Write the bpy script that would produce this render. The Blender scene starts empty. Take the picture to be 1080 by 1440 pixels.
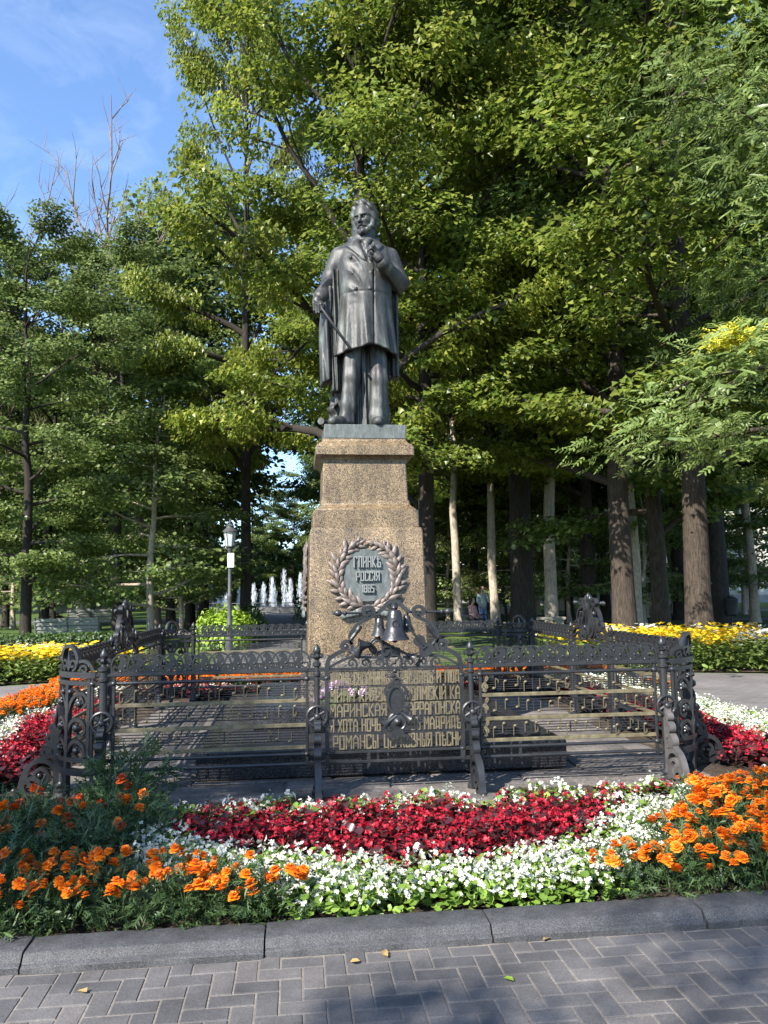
import bpy, math, random
import numpy as np
from mathutils import Matrix, Vector
R = math.radians
SC = bpy.context.scene
COL = SC.collection

# ------------------------------------------------------------------ camera
CAM_POS = np.array([-0.80, -9.08, 1.60])
YAW, PITCH, ROLL, FPX = R(6.54), R(5.80), R(-0.79), 1093.5     # from a fit to the square fence
_f = np.array([math.sin(YAW)*math.cos(PITCH), math.cos(YAW)*math.cos(PITCH), math.sin(PITCH)])
_r0 = np.array([math.cos(YAW), -math.sin(YAW), 0.0]); _u0 = np.cross(_r0, _f)
_r = _r0*math.cos(ROLL) + _u0*math.sin(ROLL); _u = -_r0*math.sin(ROLL) + _u0*math.cos(ROLL)
cam_d = bpy.data.cameras.new('camera'); cam = bpy.data.objects.new('camera', cam_d); COL.objects.link(cam)
cam_d.sensor_fit = 'HORIZONTAL'; cam_d.sensor_width = 36.0; cam_d.lens = 36.0*FPX/1080.0
cam_d.clip_start = 0.05; cam_d.clip_end = 3000
cam.matrix_world = Matrix(((_r[0], _u[0], -_f[0], CAM_POS[0]), (_r[1], _u[1], -_f[1], CAM_POS[1]),
                           (_r[2], _u[2], -_f[2], CAM_POS[2]), (0, 0, 0, 1)))
SC.camera = cam
def ground_at(px, py, z=0.0):
    d = _f + _r*(px-540)/FPX + _u*(720-py)/FPX
    return CAM_POS + d*((z-CAM_POS[2])/d[2])
def along(px, dist, py=840):
    d = _f + _r*(px-540)/FPX + _u*(720-py)/FPX
    p = CAM_POS + d*(dist/math.hypot(d[0], d[1])); return float(p[0]), float(p[1])

# ------------------------------------------------------------------ daylight
SUN_DIR = Vector((-0.98, -0.98, 1.08)).normalized()              # towards the sun
SUN_EL = math.asin(SUN_DIR.z); SUN_AZ = math.atan2(SUN_DIR.x, SUN_DIR.y)
world = bpy.data.worlds.new('World'); SC.world = world; world.use_nodes = True
wn, wl = world.node_tree.nodes, world.node_tree.links
wn.clear()
sky = wn.new('ShaderNodeTexSky'); sky.sky_type = 'NISHITA'; sky.sun_disc = False
sky.sun_elevation = SUN_EL; sky.sun_rotation = SUN_AZ; sky.altitude = 500; sky.air_density = 1.0; sky.dust_density = 0.3; sky.ozone_density = 5.0
bg = wn.new('ShaderNodeBackground'); bg.inputs['Strength'].default_value = 0.145
wo = wn.new('ShaderNodeOutputWorld')
# thin cirrus streaks over the blue
tc = wn.new('ShaderNodeTexCoord'); mp = wn.new('ShaderNodeMapping'); mp.inputs['Scale'].default_value = (9, 3.5, 16); mp.inputs['Rotation'].default_value = (0.3, 0.5, 0.6)
nz = wn.new('ShaderNodeTexNoise'); nz.inputs['Scale'].default_value = 1.3; nz.inputs['Detail'].default_value = 7; nz.inputs['Roughness'].default_value = 0.62; nz.inputs['Distortion'].default_value = 0.5
cr = wn.new('ShaderNodeMapRange'); cr.inputs['From Min'].default_value = 0.46; cr.inputs['From Max'].default_value = 0.86; cr.inputs['To Max'].default_value = 0.10
mx = wn.new('ShaderNodeMix'); mx.data_type = 'RGBA'; mx.inputs['B'].default_value = (7.0, 7.3, 7.8, 1)
wl.new(tc.outputs['Generated'], mp.inputs['Vector']); wl.new(mp.outputs['Vector'], nz.inputs['Vector']); wl.new(nz.outputs['Fac'], cr.inputs['Value'])
wl.new(cr.outputs['Result'], mx.inputs['Factor']); wl.new(sky.outputs['Color'], mx.inputs['A']); wl.new(mx.outputs['Result'], bg.inputs['Color'])
wl.new(bg.outputs['Background'], wo.inputs['Surface'])
sun_d = bpy.data.lights.new('sun', 'SUN'); sun_d.energy = 5.0; sun_d.angle = R(0.53); sun_d.color = (1.0, 0.95, 0.87)
sun = bpy.data.objects.new('sun', sun_d); COL.objects.link(sun); sun.location = (-30, -25, 40)
sun.rotation_euler = (-SUN_DIR).to_track_quat('-Z', 'Y').to_euler()
SC.view_settings.view_transform = 'Standard'; SC.view_settings.look = 'None'; SC.view_settings.gamma = 1.0
SC.view_settings.exposure = 1.3
SC.view_settings.use_curve_mapping = False
SC.render.engine = 'CYCLES'
SC.cycles.use_denoising = True
SC.cycles.max_bounces = 8; SC.cycles.diffuse_bounces = 4; SC.cycles.glossy_bounces = 2; SC.cycles.transmission_bounces = 3; SC.cycles.transparent_max_bounces = 6
SC.cycles.caustics_reflective = False; SC.cycles.caustics_refractive = False
# trees on the near side of the plaza, outside the view, whose shade falls on the corner of the bed and on the paving
SHADE_TREES = [(-8.1, -9.6, 0.36, 0.4, 0.36, 'slender tree on the near side of the plaza shading the fence corner'), (-6.3, -15.3, 0.50, 2.0, 0.62, 'dense linden on the near side of the plaza shading the herringbone paving')]

# ------------------------------------------------------------------ mesh helpers
SWK = 1.0                                # bar thickness factor for strips and bars
class MB:
    """collects vertices and faces of one mesh"""
    def __init__(s): s.v = []; s.f = []
    def add(s, V, F, M=None):
        o = len(s.v)
        if M is not None: V = [tuple(M @ Vector(p)) for p in V]
        s.v.extend([tuple(map(float, p)) for p in V]); s.f.extend([tuple(i+o for i in f) for f in F]); return s
    def box(s, c, d, M=None, b=0.0):
        x, y, z = c; a, e, h = d[0]/2, d[1]/2, d[2]/2
        if b <= 0:
            V = [(x+i*a, y+j*e, z+k*h) for k in (-1, 1) for j in (-1, 1) for i in (-1, 1)]
            F = [(0,2,3,1),(4,5,7,6),(0,1,5,4),(2,6,7,3),(0,4,6,2),(1,3,7,5)]
            return s.add(V, F, M)
        b = min(b, a*.9, e*.9, h*.9)
        V = []; idx = {}
        for k in (-1, 1):
            for j in (-1, 1):
                for i in (-1, 1):
                    for ax in range(3):
                        q = [x+i*(a-b), y+j*(e-b), z+k*(h-b)]
                        q[ax] += (i, j, k)[ax]*b
                        idx[(i, j, k, ax)] = len(V); V.append(tuple(q))
        F = []
        def quad(l, sgn): F.append(tuple(l) if sgn > 0 else tuple(reversed(l)))
        for q in (-1, 1):
            quad([idx[(q,-1,-1,0)], idx[(q,1,-1,0)], idx[(q,1,1,0)], idx[(q,-1,1,0)]], q)
            quad([idx[(-1,q,-1,1)], idx[(-1,q,1,1)], idx[(1,q,1,1)], idx[(1,q,-1,1)]], q)
            quad([idx[(-1,-1,q,2)], idx[(1,-1,q,2)], idx[(1,1,q,2)], idx[(-1,1,q,2)]], q)
        for p in (-1, 1):
            for q in (-1, 1):
                F.append((idx[(p,q,-1,0)], idx[(p,q,-1,1)], idx[(p,q,1,1)], idx[(p,q,1,0)]) if p*q > 0 else (idx[(p,q,-1,0)], idx[(p,q,1,0)], idx[(p,q,1,1)], idx[(p,q,-1,1)]))
                F.append((idx[(p,-1,q,0)], idx[(p,1,q,0)], idx[(p,1,q,2)], idx[(p,-1,q,2)]) if p*q > 0 else (idx[(p,-1,q,0)], idx[(p,-1,q,2)], idx[(p,1,q,2)], idx[(p,1,q,0)]))
                F.append((idx[(-1,p,q,1)], idx[(-1,p,q,2)], idx[(1,p,q,2)], idx[(1,p,q,1)]) if p*q > 0 else (idx[(-1,p,q,1)], idx[(1,p,q,1)], idx[(1,p,q,2)], idx[(-1,p,q,2)]))
        for i in (-1, 1):
            for j in (-1, 1):
                for k in (-1, 1):
                    t = (idx[(i,j,k,0)], idx[(i,j,k,1)], idx[(i,j,k,2)])
                    F.append(t if i*j*k > 0 else t[::-1])
        return s.add(V, F, M)
    def sweep(s, path, sect, up=None, caps=True, closed=False, M=None, scale=None):
        """sweep a closed section [(a,b)] along a 3-D path; b runs along `up` when given"""
        P = [Vector(p) for p in path]; n = len(P); m = len(sect); V = []; F = []
        nrm = None
        for i in range(n):
            if closed: t = P[(i+1) % n]-P[i-1]
            else: t = P[min(i+1, n-1)]-P[max(i-1, 0)]
            if t.length < 1e-9: t = Vector((0, 0, 1))
            t.normalize()
            if up is not None:
                b = Vector(up); a = t.cross(b)
                if a.length < 1e-6: a = Vector((1, 0, 0))
                a.normalize()
            else:
                if nrm is None:
                    nrm = t.orthogonal().normalized()
                nrm = (nrm - t*nrm.dot(t)); nrm.normalize(); a = nrm; b = t.cross(a)
            k = 1.0 if scale is None else scale[i]
            V += [P[i]+a*(p*k)+b*(q*k if up is None else q) for p, q in sect]
        for i in range(n if closed else n-1):
            j = (i+1) % n
            for k in range(m): F.append((i*m+k, i*m+(k+1) % m, j*m+(k+1) % m, j*m+k))
        if caps and not closed: F += [tuple(range(m-1, -1, -1)), tuple(range((n-1)*m, n*m))]
        return s.add(V, F, M)
    def tube(s, path, r, n=8, M=None, closed=False, caps=True):
        rr = r if isinstance(r, (list, tuple)) else [r]*len(path)
        return s.sweep(path, [(math.cos(2*math.pi*k/n), math.sin(2*math.pi*k/n)) for k in range(n)], scale=rr, closed=closed, caps=caps, M=M)
    def strip(s, path2, w, d, y=0.0, M=None, closed=False, taper=None):
        """flat bar of width w (in the x-z plane) and depth d along y, following a 2-D path (x,z)"""
        P = [Vector((p[0], y, p[1])) for p in path2]; n = len(P); V = []; F = []
        for i in range(n):
            t = (P[(i+1) % n]-P[i-1]) if closed else (P[min(i+1, n-1)]-P[max(i-1, 0)])
            if t.length < 1e-9: t = Vector((1, 0, 0))
            t.normalize(); a = Vector((-t.z, 0, t.x))
            k = SWK*w/2*(1 if taper is None else taper[0]+(taper[1]-taper[0])*i/(n-1))
            V += [P[i]+a*k+Vector((0, -d*SWK/2, 0)), P[i]+a*k+Vector((0, d*SWK/2, 0)), P[i]-a*k+Vector((0, d*SWK/2, 0)), P[i]-a*k+Vector((0, -d*SWK/2, 0))]
        for i in range(n if closed else n-1):
            j = (i+1) % n
            for k in range(4): F.append((i*4+k, i*4+(k+1) % 4, j*4+(k+1) % 4, j*4+k))
        if not closed: F += [(3, 2, 1, 0), (n*4-4, n*4-3, n*4-2, n*4-1)]
        return s.add(V, F, M)
    def lathe(s, prof, n=16, c=(0, 0, 0), M=None):
        V = []; F = []; m = len(prof)
        for r, z in prof:
            V += [(c[0]+r*math.cos(2*math.pi*k/n), c[1]+r*math.sin(2*math.pi*k/n), c[2]+z) for k in range(n)]
        for i in range(m-1):
            for k in range(n): F.append((i*n+k, i*n+(k+1) % n, (i+1)*n+(k+1) % n, (i+1)*n+k))
        if prof[0][0] > 1e-6: F.append(tuple(range(n-1, -1, -1)))
        if prof[-1][0] > 1e-6: F.append(tuple(range((m-1)*n, m*n)))
        return s.add(V, F, M)
    def ball(s, c, r, n=8, m=6, M=None):
        rx, ry, rz = r if isinstance(r, (tuple, list)) else (r, r, r)
        V = [(c[0], c[1], c[2]-rz)]; F = []
        for i in range(1, m):
            a = -math.pi/2+math.pi*i/m
            V += [(c[0]+rx*math.cos(a)*math.cos(2*math.pi*k/n), c[1]+ry*math.cos(a)*math.sin(2*math.pi*k/n), c[2]+rz*math.sin(a)) for k in range(n)]
        V.append((c[0], c[1], c[2]+rz)); t = len(V)-1
        for k in range(n):
            F.append((0, 1+(k+1) % n, 1+k)); F.append((t, t-n+k, t-n+(k+1) % n))
        for i in range(m-2):
            for k in range(n): F.append((1+i*n+k, 1+i*n+(k+1) % n, 1+(i+1)*n+(k+1) % n, 1+(i+1)*n+k))
        return s.add(V, F, M)
    def prism(s, poly, y0, y1, M=None):
        """polygon [(x,z)] extruded from y0 to y1"""
        n = len(poly)
        V = [(p[0], y0, p[1]) for p in poly]+[(p[0], y1, p[1]) for p in poly]
        F = [tuple(range(n)), tuple(range(2*n-1, n-1, -1))]+[(i, n+i, n+(i+1) % n, (i+1) % n) for i in range(n)]
        return s.add(V, F, M)
    def mapped(s, fn):
        s.v = [tuple(fn(*p)) for p in s.v]; return s

def finish(me, smooth):
    if smooth is True: me.shade_smooth()
    elif smooth:
        me.shade_smooth(); me.set_sharp_from_angle(angle=R(smooth))
def mesh_of(name, mb, mat=None, smooth=35, fix=True):
    me = bpy.data.meshes.new(name); me.from_pydata(mb.v, [], mb.f); me.update()
    if fix:
        import bmesh
        b = bmesh.new(); b.from_mesh(me); bmesh.ops.recalc_face_normals(b, faces=b.faces); b.to_mesh(me); b.free()
    if mat: me.materials.append(mat)
    finish(me, smooth); return me
def link(name, data, parent=None, loc=None, rz=None, M=None):
    o = bpy.data.objects.new(name, data); COL.objects.link(o)
    if parent is not None: o.parent = parent
    if M is not None: o.matrix_basis = M
    if loc is not None: o.location = loc
    if rz is not None: o.rotation_euler = (0, 0, rz)
    return o
def part(name, mb, mat, parent=None, smooth=35, **k):
    return link(name, mesh_of(name, mb, mat, smooth), parent, **k)
def tag(o, label, cat, group=None, kind=None):
    if label: o['label'] = label
    if cat: o['category'] = cat
    if group: o['group'] = group
    if kind: o['kind'] = kind
    return o
def struct(o, label=None, cat=None, kind='structure'):
    o['kind'] = kind
    if label: o['label'] = label
    if cat: o['category'] = cat
    return o
def thing(name, label, cat, loc=(0, 0, 0), rz=0.0, group=None):
    o = bpy.data.objects.new(name, None); COL.objects.link(o); o.empty_display_size = 0.2
    o.location = loc; o.rotation_euler = (0, 0, rz); return tag(o, label, cat, group)
def copy_tree(o, parent=None):
    c = o.copy(); COL.objects.link(c)
    if parent is not None: c.parent = parent
    for ch in list(o.children): copy_tree(ch, c)
    return c
def np_mesh(name, V, Q, mat=None, smooth=False, k=4):
    """fast mesh from arrays; Q is (n,k)"""
    V = np.ascontiguousarray(V, dtype=np.float32); Q = np.ascontiguousarray(Q, dtype=np.int32)
    me = bpy.data.meshes.new(name)
    me.vertices.add(len(V)); me.vertices.foreach_set('co', V.ravel())
    me.loops.add(Q.size); me.loops.foreach_set('vertex_index', Q.ravel())
    me.polygons.add(len(Q)); me.polygons.foreach_set('loop_start', np.arange(0, Q.size, k, dtype=np.int32))
    me.update(calc_edges=True); me.validate()
    if mat: me.materials.append(mat)
    if smooth: me.shade_smooth()
    return me
def arc(cx, cz, r, a0, a1, n=12, r1=None):
    r1 = r if r1 is None else r1
    return [(cx+(r+(r1-r)*i/n)*math.cos(R(a0+(a1-a0)*i/n)), cz+(r+(r1-r)*i/n)*math.sin(R(a0+(a1-a0)*i/n))) for i in range(n+1)]
def spline(pts, n=6):
    P = [np.array(p, float) for p in pts]; out = []
    for i in range(len(P)-1):
        p0, p1, p2, p3 = P[max(i-1, 0)], P[i], P[i+1], P[min(i+2, len(P)-1)]
        for k in range(n):
            t = k/n
            out.append(tuple(0.5*((2*p1)+(-p0+p2)*t+(2*p0-5*p1+4*p2-p3)*t*t+(-p0+3*p1-3*p2+p3)*t**3)))
    out.append(tuple(P[-1])); return out

# ------------------------------------------------------------------ materials
def new_mat(name):
    m = bpy.data.materials.new(name); m.use_nodes = True
    return m, m.node_tree.nodes, m.node_tree.links, m.node_tree.nodes['Principled BSDF']
def ramp(nt, stops, interp='LINEAR'):
    n = nt.new('ShaderNodeValToRGB'); n.color_ramp.interpolation = interp
    e = n.color_ramp.elements
    while len(e) < len(stops): e.new(0.5)
    for i, (p, c) in enumerate(stops): e[i].position = p; e[i].color = (*c, 1)
    return n
def surface(name, stops, scale=8, rough=0.7, metal=0.0, detail=6, bump=0.0, bscale=None, coord='Object', spec=0.5, rvar=0.0, stretch=None, fine=None):
    """noise-mottled procedural surface; stops: colour ramp over the noise"""
    m, N, L, b = new_mat(name)
    tc = N.new('ShaderNodeTexCoord'); nz = N.new('ShaderNodeTexNoise'); nz.inputs['Scale'].default_value = scale; nz.inputs['Detail'].default_value = detail; nz.inputs['Roughness'].default_value = 0.65
    vec = tc.outputs[coord]
    if stretch:
        mp = N.new('ShaderNodeMapping'); mp.inputs['Scale'].default_value = stretch; L.new(vec, mp.inputs['Vector']); vec = mp.outputs['Vector']
    L.new(vec, nz.inputs['Vector'])
    r = ramp(N, stops); L.new(nz.outputs['Fac'], r.inputs['Fac']); col = r.outputs['Color']
    if fine:
        fs, famt = fine
        n2 = N.new('ShaderNodeTexNoise'); n2.inputs['Scale'].default_value = fs; n2.inputs['Detail'].default_value = 3; L.new(vec, n2.inputs['Vector'])
        mr = N.new('ShaderNodeMapRange'); mr.inputs['From Min'].default_value = 0.3; mr.inputs['From Max'].default_value = 0.7; mr.inputs['To Min'].default_value = 1-famt; mr.inputs['To Max'].default_value = 1+famt
        L.new(n2.outputs['Fac'], mr.inputs['Value'])
        mm = N.new('ShaderNodeMix'); mm.data_type = 'RGBA'; mm.blend_type = 'MULTIPLY'; mm.inputs['Factor'].default_value = 1
        L.new(col, mm.inputs['A']); L.new(mr.outputs['Result'], mm.inputs['B']); col = mm.outputs['Result']
    L.new(col, b.inputs['Base Color']); b.inputs['Roughness'].default_value = rough; b.inputs['Metallic'].default_value = metal
    b.inputs['Specular IOR Level'].default_value = spec
    if rvar:
        mr = N.new('ShaderNodeMapRange'); mr.inputs['To Min'].default_value = rough-rvar; mr.inputs['To Max'].default_value = rough+rvar
        L.new(nz.outputs['Fac'], mr.inputs['Value']); L.new(mr.outputs['Result'], b.inputs['Roughness'])
    if bump:
        bn = N.new('ShaderNodeBump'); bn.inputs['Strength'].default_value = bump; bn.inputs['Distance'].default_value = 0.02
        src = nz
        if bscale:
            src = N.new('ShaderNodeTexNoise'); src.inputs['Scale'].default_value = bscale; src.inputs['Detail'].default_value = 5; L.new(vec, src.inputs['Vector'])
        L.new(src.outputs['Fac'], bn.inputs['Height']); L.new(bn.outputs['Normal'], b.inputs['Normal'])
    return m
def leaf_mat(name, dark, light, trans=0.35, rough=0.45, warm=None):
    """leaf: colour varies leaf by leaf, some light passes through"""
    m, N, L, b = new_mat(name)
    g = N.new('ShaderNodeNewGeometry')
    stops = [(0.0, dark), (0.75, light)]
    stops.append((1.0, warm if warm else light))
    r = ramp(N, stops); L.new(g.outputs['Random Per Island'], r.inputs['Fac'])
    tc = N.new('ShaderNodeTexCoord'); nz = N.new('ShaderNodeTexNoise'); nz.inputs['Scale'].default_value = 0.5; nz.inputs['Detail'].default_value = 2
    L.new(tc.outputs['Object'], nz.inputs['Vector'])
    mr = N.new('ShaderNodeMapRange'); mr.inputs['From Min'].default_value = 0.35; mr.inputs['From Max'].default_value = 0.65; mr.inputs['To Min'].default_value = 0.75; mr.inputs['To Max'].default_value = 1.25
    L.new(nz.outputs['Fac'], mr.inputs['Value'])
    mm = N.new('ShaderNodeMix'); mm.data_type = 'RGBA'; mm.blend_type = 'MULTIPLY'; mm.inputs['Factor'].default_value = 1
    L.new(r.outputs['Color'], mm.inputs['A']); L.new(mr.outputs['Result'], mm.inputs['B'])
    L.new(mm.outputs['Result'], b.inputs['Base Color']); b.inputs['Roughness'].default_value = rough; b.inputs['Specular IOR Level'].default_value = 0.4
    t = N.new('ShaderNodeBsdfTranslucent'); L.new(mm.outputs['Result'], t.inputs['Color'])
    mix = N.new('ShaderNodeMixShader'); mix.inputs['Fac'].default_value = trans
    L.new(b.outputs['BSDF'], mix.inputs[1]); L.new(t.outputs['BSDF'], mix.inputs[2]); L.new(mix.outputs['Shader'], N['Material Output'].inputs['Surface'])
    return m

MAT = {}
def granite(name, a, b_, c, speck, rough):
    m, N, L, b = new_mat(name)
    tc = N.new('ShaderNodeTexCoord')
    v = N.new('ShaderNodeTexVoronoi'); v.inputs['Scale'].default_value = speck; L.new(tc.outputs['Object'], v.inputs['Vector'])
    sep = N.new('ShaderNodeSeparateColor'); L.new(v.outputs['Color'], sep.inputs['Color'])
    r = ramp(N, [(0.0, c), (0.18, c), (0.40, a), (0.66, b_), (0.9, b_), (1.0, tuple(min(1, x*1.6) for x in b_))]); L.new(sep.outputs['Red'], r.inputs['Fac'])
    nz = N.new('ShaderNodeTexNoise'); nz.inputs['Scale'].default_value = 3.0; nz.inputs['Detail'].default_value = 5; L.new(tc.outputs['Object'], nz.inputs['Vector'])
    mr = N.new('ShaderNodeMapRange'); mr.inputs['From Min'].default_value = 0.3; mr.inputs['From Max'].default_value = 0.7; mr.inputs['To Min'].default_value = 0.72; mr.inputs['To Max'].default_value = 1.2
    L.new(nz.outputs['Fac'], mr.inputs['Value'])
    mm = N.new('ShaderNodeMix'); mm.data_type = 'RGBA'; mm.blend_type = 'MULTIPLY'; mm.inputs['Factor'].default_value = 1
    L.new(r.outputs['Color'], mm.inputs['A']); L.new(mr.outputs['Result'], mm.inputs['B'])
    mp = N.new('ShaderNodeMapping'); mp.inputs['Scale'].default_value = (9, 9, 0.8); L.new(tc.outputs['Object'], mp.inputs['Vector'])
    n3 = N.new('ShaderNodeTexNoise'); n3.inputs['Scale'].default_value = 1.0; n3.inputs['Detail'].default_value = 6; n3.inputs['Roughness'].default_value = 0.7; L.new(mp.outputs['Vector'], n3.inputs['Vector'])
    m3 = N.new('ShaderNodeMapRange'); m3.inputs['From Min'].default_value = 0.35; m3.inputs['From Max'].default_value = 0.62; m3.inputs['To Min'].default_value = 0.62; m3.inputs['To Max'].default_value = 1.08; L.new(n3.outputs['Fac'], m3.inputs['Value'])
    m4 = N.new('ShaderNodeMix'); m4.data_type = 'RGBA'; m4.blend_type = 'MULTIPLY'; m4.inputs['Factor'].default_value = 1
    L.new(mm.outputs['Result'], m4.inputs['A']); L.new(m3.outputs['Result'], m4.inputs['B'])
    L.new(m4.outputs['Result'], b.inputs['Base Color']); b.inputs['Roughness'].default_value = rough
    bn = N.new('ShaderNodeBump'); bn.inputs['Strength'].default_value = 0.25; bn.inputs['Distance'].default_value = 0.004
    L.new(sep.outputs['Green'], bn.inputs['Height']); L.new(bn.outputs['Normal'], b.inputs['Normal'])
    return m
MAT['granite'] = granite('brown_granite', (0.112, 0.078, 0.043), (0.265, 0.188, 0.102), (0.026, 0.020, 0.015), 165, 0.42)
MAT['granite_base'] = granite('grey_granite', (0.06, 0.052, 0.045), (0.14, 0.118, 0.09), (0.015, 0.014, 0.013), 90, 0.5)
MAT['granite_step'] = granite('dark_polished_granite', (0.022, 0.022, 0.025), (0.045, 0.045, 0.05), (0.01, 0.01, 0.011), 150, 0.22)
MAT['kerb'] = granite('kerb_granite', (0.040, 0.040, 0.042), (0.085, 0.085, 0.087), (0.026, 0.026, 0.027), 420, 0.7)
MAT['bronze'] = surface('weathered_bronze', [(0.30, (0.014, 0.0135, 0.0125)), (0.45, (0.034, 0.033, 0.030)), (0.58, (0.062, 0.063, 0.058)), (0.70, (0.115, 0.145, 0.126))], scale=3.2, rough=0.52, metal=0.12, bump=0.15, bscale=30, rvar=0.12, stretch=(2.2, 2.2, 0.7), fine=(22, 0.25))
MAT['bronze_green'] = surface('green_patina_bronze', [(0.3, (0.065, 0.073, 0.068)), (0.55, (0.115, 0.128, 0.12)), (0.75, (0.19, 0.21, 0.198))], scale=7, rough=0.6, metal=0.2, stretch=(3, 3, 0.8), fine=(40, 0.2))
MAT['bronze_letter'] = surface('lightened_bronze_letter', [(0.3, (0.16, 0.17, 0.16)), (0.7, (0.27, 0.28, 0.265))], scale=9, rough=0.5, metal=0.2)  # tone lifted above the plaque's to imitate light catching the raised letter edges
MAT['bronze_brown'] = surface('brown_bronze_leaf', [(0.3, (0.09, 0.068, 0.057)), (0.6, (0.18, 0.145, 0.123)), (0.8, (0.25, 0.21, 0.18))], scale=9, rough=0.55, metal=0.3, fine=(60, 0.2))
MAT['iron'] = surface('black_painted_iron', [(0.3, (0.012, 0.0125, 0.0135)), (0.7, (0.028, 0.029, 0.031))], scale=6, rough=0.38, spec=0.5, bump=0.1, bscale=60, rvar=0.1)
MAT['iron_worn'] = surface('worn_iron', [(0.3, (0.05, 0.046, 0.045)), (0.6, (0.10, 0.09, 0.085)), (0.8, (0.17, 0.145, 0.125))], scale=9, rough=0.6, spec=0.4)
MAT['brass'] = surface('tarnished_brass', [(0.3, (0.085, 0.068, 0.038)), (0.6, (0.165, 0.138, 0.08)), (0.8, (0.25, 0.215, 0.135))], scale=8, rough=0.55, metal=0.15, fine=(30, 0.2))
MAT['brass_dull'] = surface('dull_brass', [(0.3, (0.085, 0.07, 0.038)), (0.7, (0.17, 0.14, 0.08))], scale=8, rough=0.5, metal=0.4)

# ------------------------------------------------------------------ ground, paving, kerb, beds
MAT['grass'] = surface('lawn', [(0.3, (0.035, 0.055, 0.014)), (0.5, (0.065, 0.105, 0.022)), (0.7, (0.10, 0.145, 0.03))], scale=0.9, rough=0.9, bump=0.6, bscale=30, fine=(25, 0.35), spec=0.2)
MAT['soil'] = surface('soil', [(0.3, (0.030, 0.022, 0.016)), (0.55, (0.065, 0.048, 0.034)), (0.75, (0.13, 0.105, 0.075))], scale=3.0, rough=0.95, bump=0.9, bscale=45, fine=(60, 0.4), spec=0.15)
MAT['sand'] = surface('joint_sand', [(0.3, (0.12, 0.10, 0.082)), (0.7, (0.23, 0.20, 0.168))], scale=6, rough=0.95, fine=(80, 0.3))
MAT['asphalt'] = surface('grey_path', [(0.3, (0.075, 0.073, 0.075)), (0.7, (0.125, 0.12, 0.12))], scale=2, rough=0.9, fine=(60, 0.2))
def paver_mat(name, cols):
    m, N, L, b = new_mat(name)
    oi = N.new('ShaderNodeObjectInfo'); g = N.new('ShaderNodeNewGeometry'); ad = N.new('ShaderNodeMath'); ad.operation = 'ADD'
    L.new(oi.outputs['Random'], ad.inputs[0]); L.new(g.outputs['Random Per Island'], ad.inputs[1]); fr = N.new('ShaderNodeMath'); fr.operation = 'FRACT'; L.new(ad.outputs[0], fr.inputs[0])
    r = ramp(N, cols); L.new(fr.outputs[0], r.inputs['Fac'])
    nz = N.new('ShaderNodeTexNoise'); nz.inputs['Scale'].default_value = 2.2; nz.inputs['Detail'].default_value = 8; nz.inputs['Roughness'].default_value = 0.7; L.new(g.outputs['Position'], nz.inputs['Vector'])
    mr = N.new('ShaderNodeMapRange'); mr.inputs['From Min'].default_value = 0.3; mr.inputs['From Max'].default_value = 0.7; mr.inputs['To Min'].default_value = 0.6; mr.inputs['To Max'].default_value = 1.5; L.new(nz.outputs['Fac'], mr.inputs['Value'])
    n2 = N.new('ShaderNodeTexNoise'); n2.inputs['Scale'].default_value = 160; n2.inputs['Detail'].default_value = 2; L.new(g.outputs['Position'], n2.inputs['Vector'])
    m2 = N.new('ShaderNodeMapRange'); m2.inputs['From Min'].default_value = 0.3; m2.inputs['From Max'].default_value = 0.7; m2.inputs['To Min'].default_value = 0.75; m2.inputs['To Max'].default_value = 1.25; L.new(n2.outputs['Fac'], m2.inputs['Value'])
    mu = N.new('ShaderNodeMath'); mu.operation = 'MULTIPLY'; L.new(mr.outputs[0], mu.inputs[0]); L.new(m2.outputs[0], mu.inputs[1])
    mm = N.new('ShaderNodeMix'); mm.data_type = 'RGBA'; mm.blend_type = 'MULTIPLY'; mm.inputs['Factor'].default_value = 1
    L.new(r.outputs['Color'], mm.inputs['A']); L.new(mu.outputs[0], mm.inputs['B']); L.new(mm.outputs['Result'], b.inputs['Base Color']); b.inputs['Roughness'].default_value = 0.82
    bn = N.new('ShaderNodeBump'); bn.inputs['Strength'].default_value = 0.35; bn.inputs['Distance'].default_value = 0.003; L.new(n2.outputs['Fac'], bn.inputs['Height']); L.new(bn.outputs['Normal'], b.inputs['Normal'])
    return m
MAT['paver'] = paver_mat('grey_paver', [(0.0, (0.062, 0.059, 0.060)), (0.5, (0.084, 0.079, 0.077)), (0.85, (0.108, 0.098, 0.092)), (1.0, (0.072, 0.068, 0.067))])
def sheet(name, poly, z, mat, parent=None):
    me = bpy.data.meshes.new(name); me.from_pydata([(x, y, z) for x, y in poly], [], [tuple(range(len(poly)))]); me.update(); me.materials.append(MAT[mat]); return link(name, me, parent)
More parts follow.
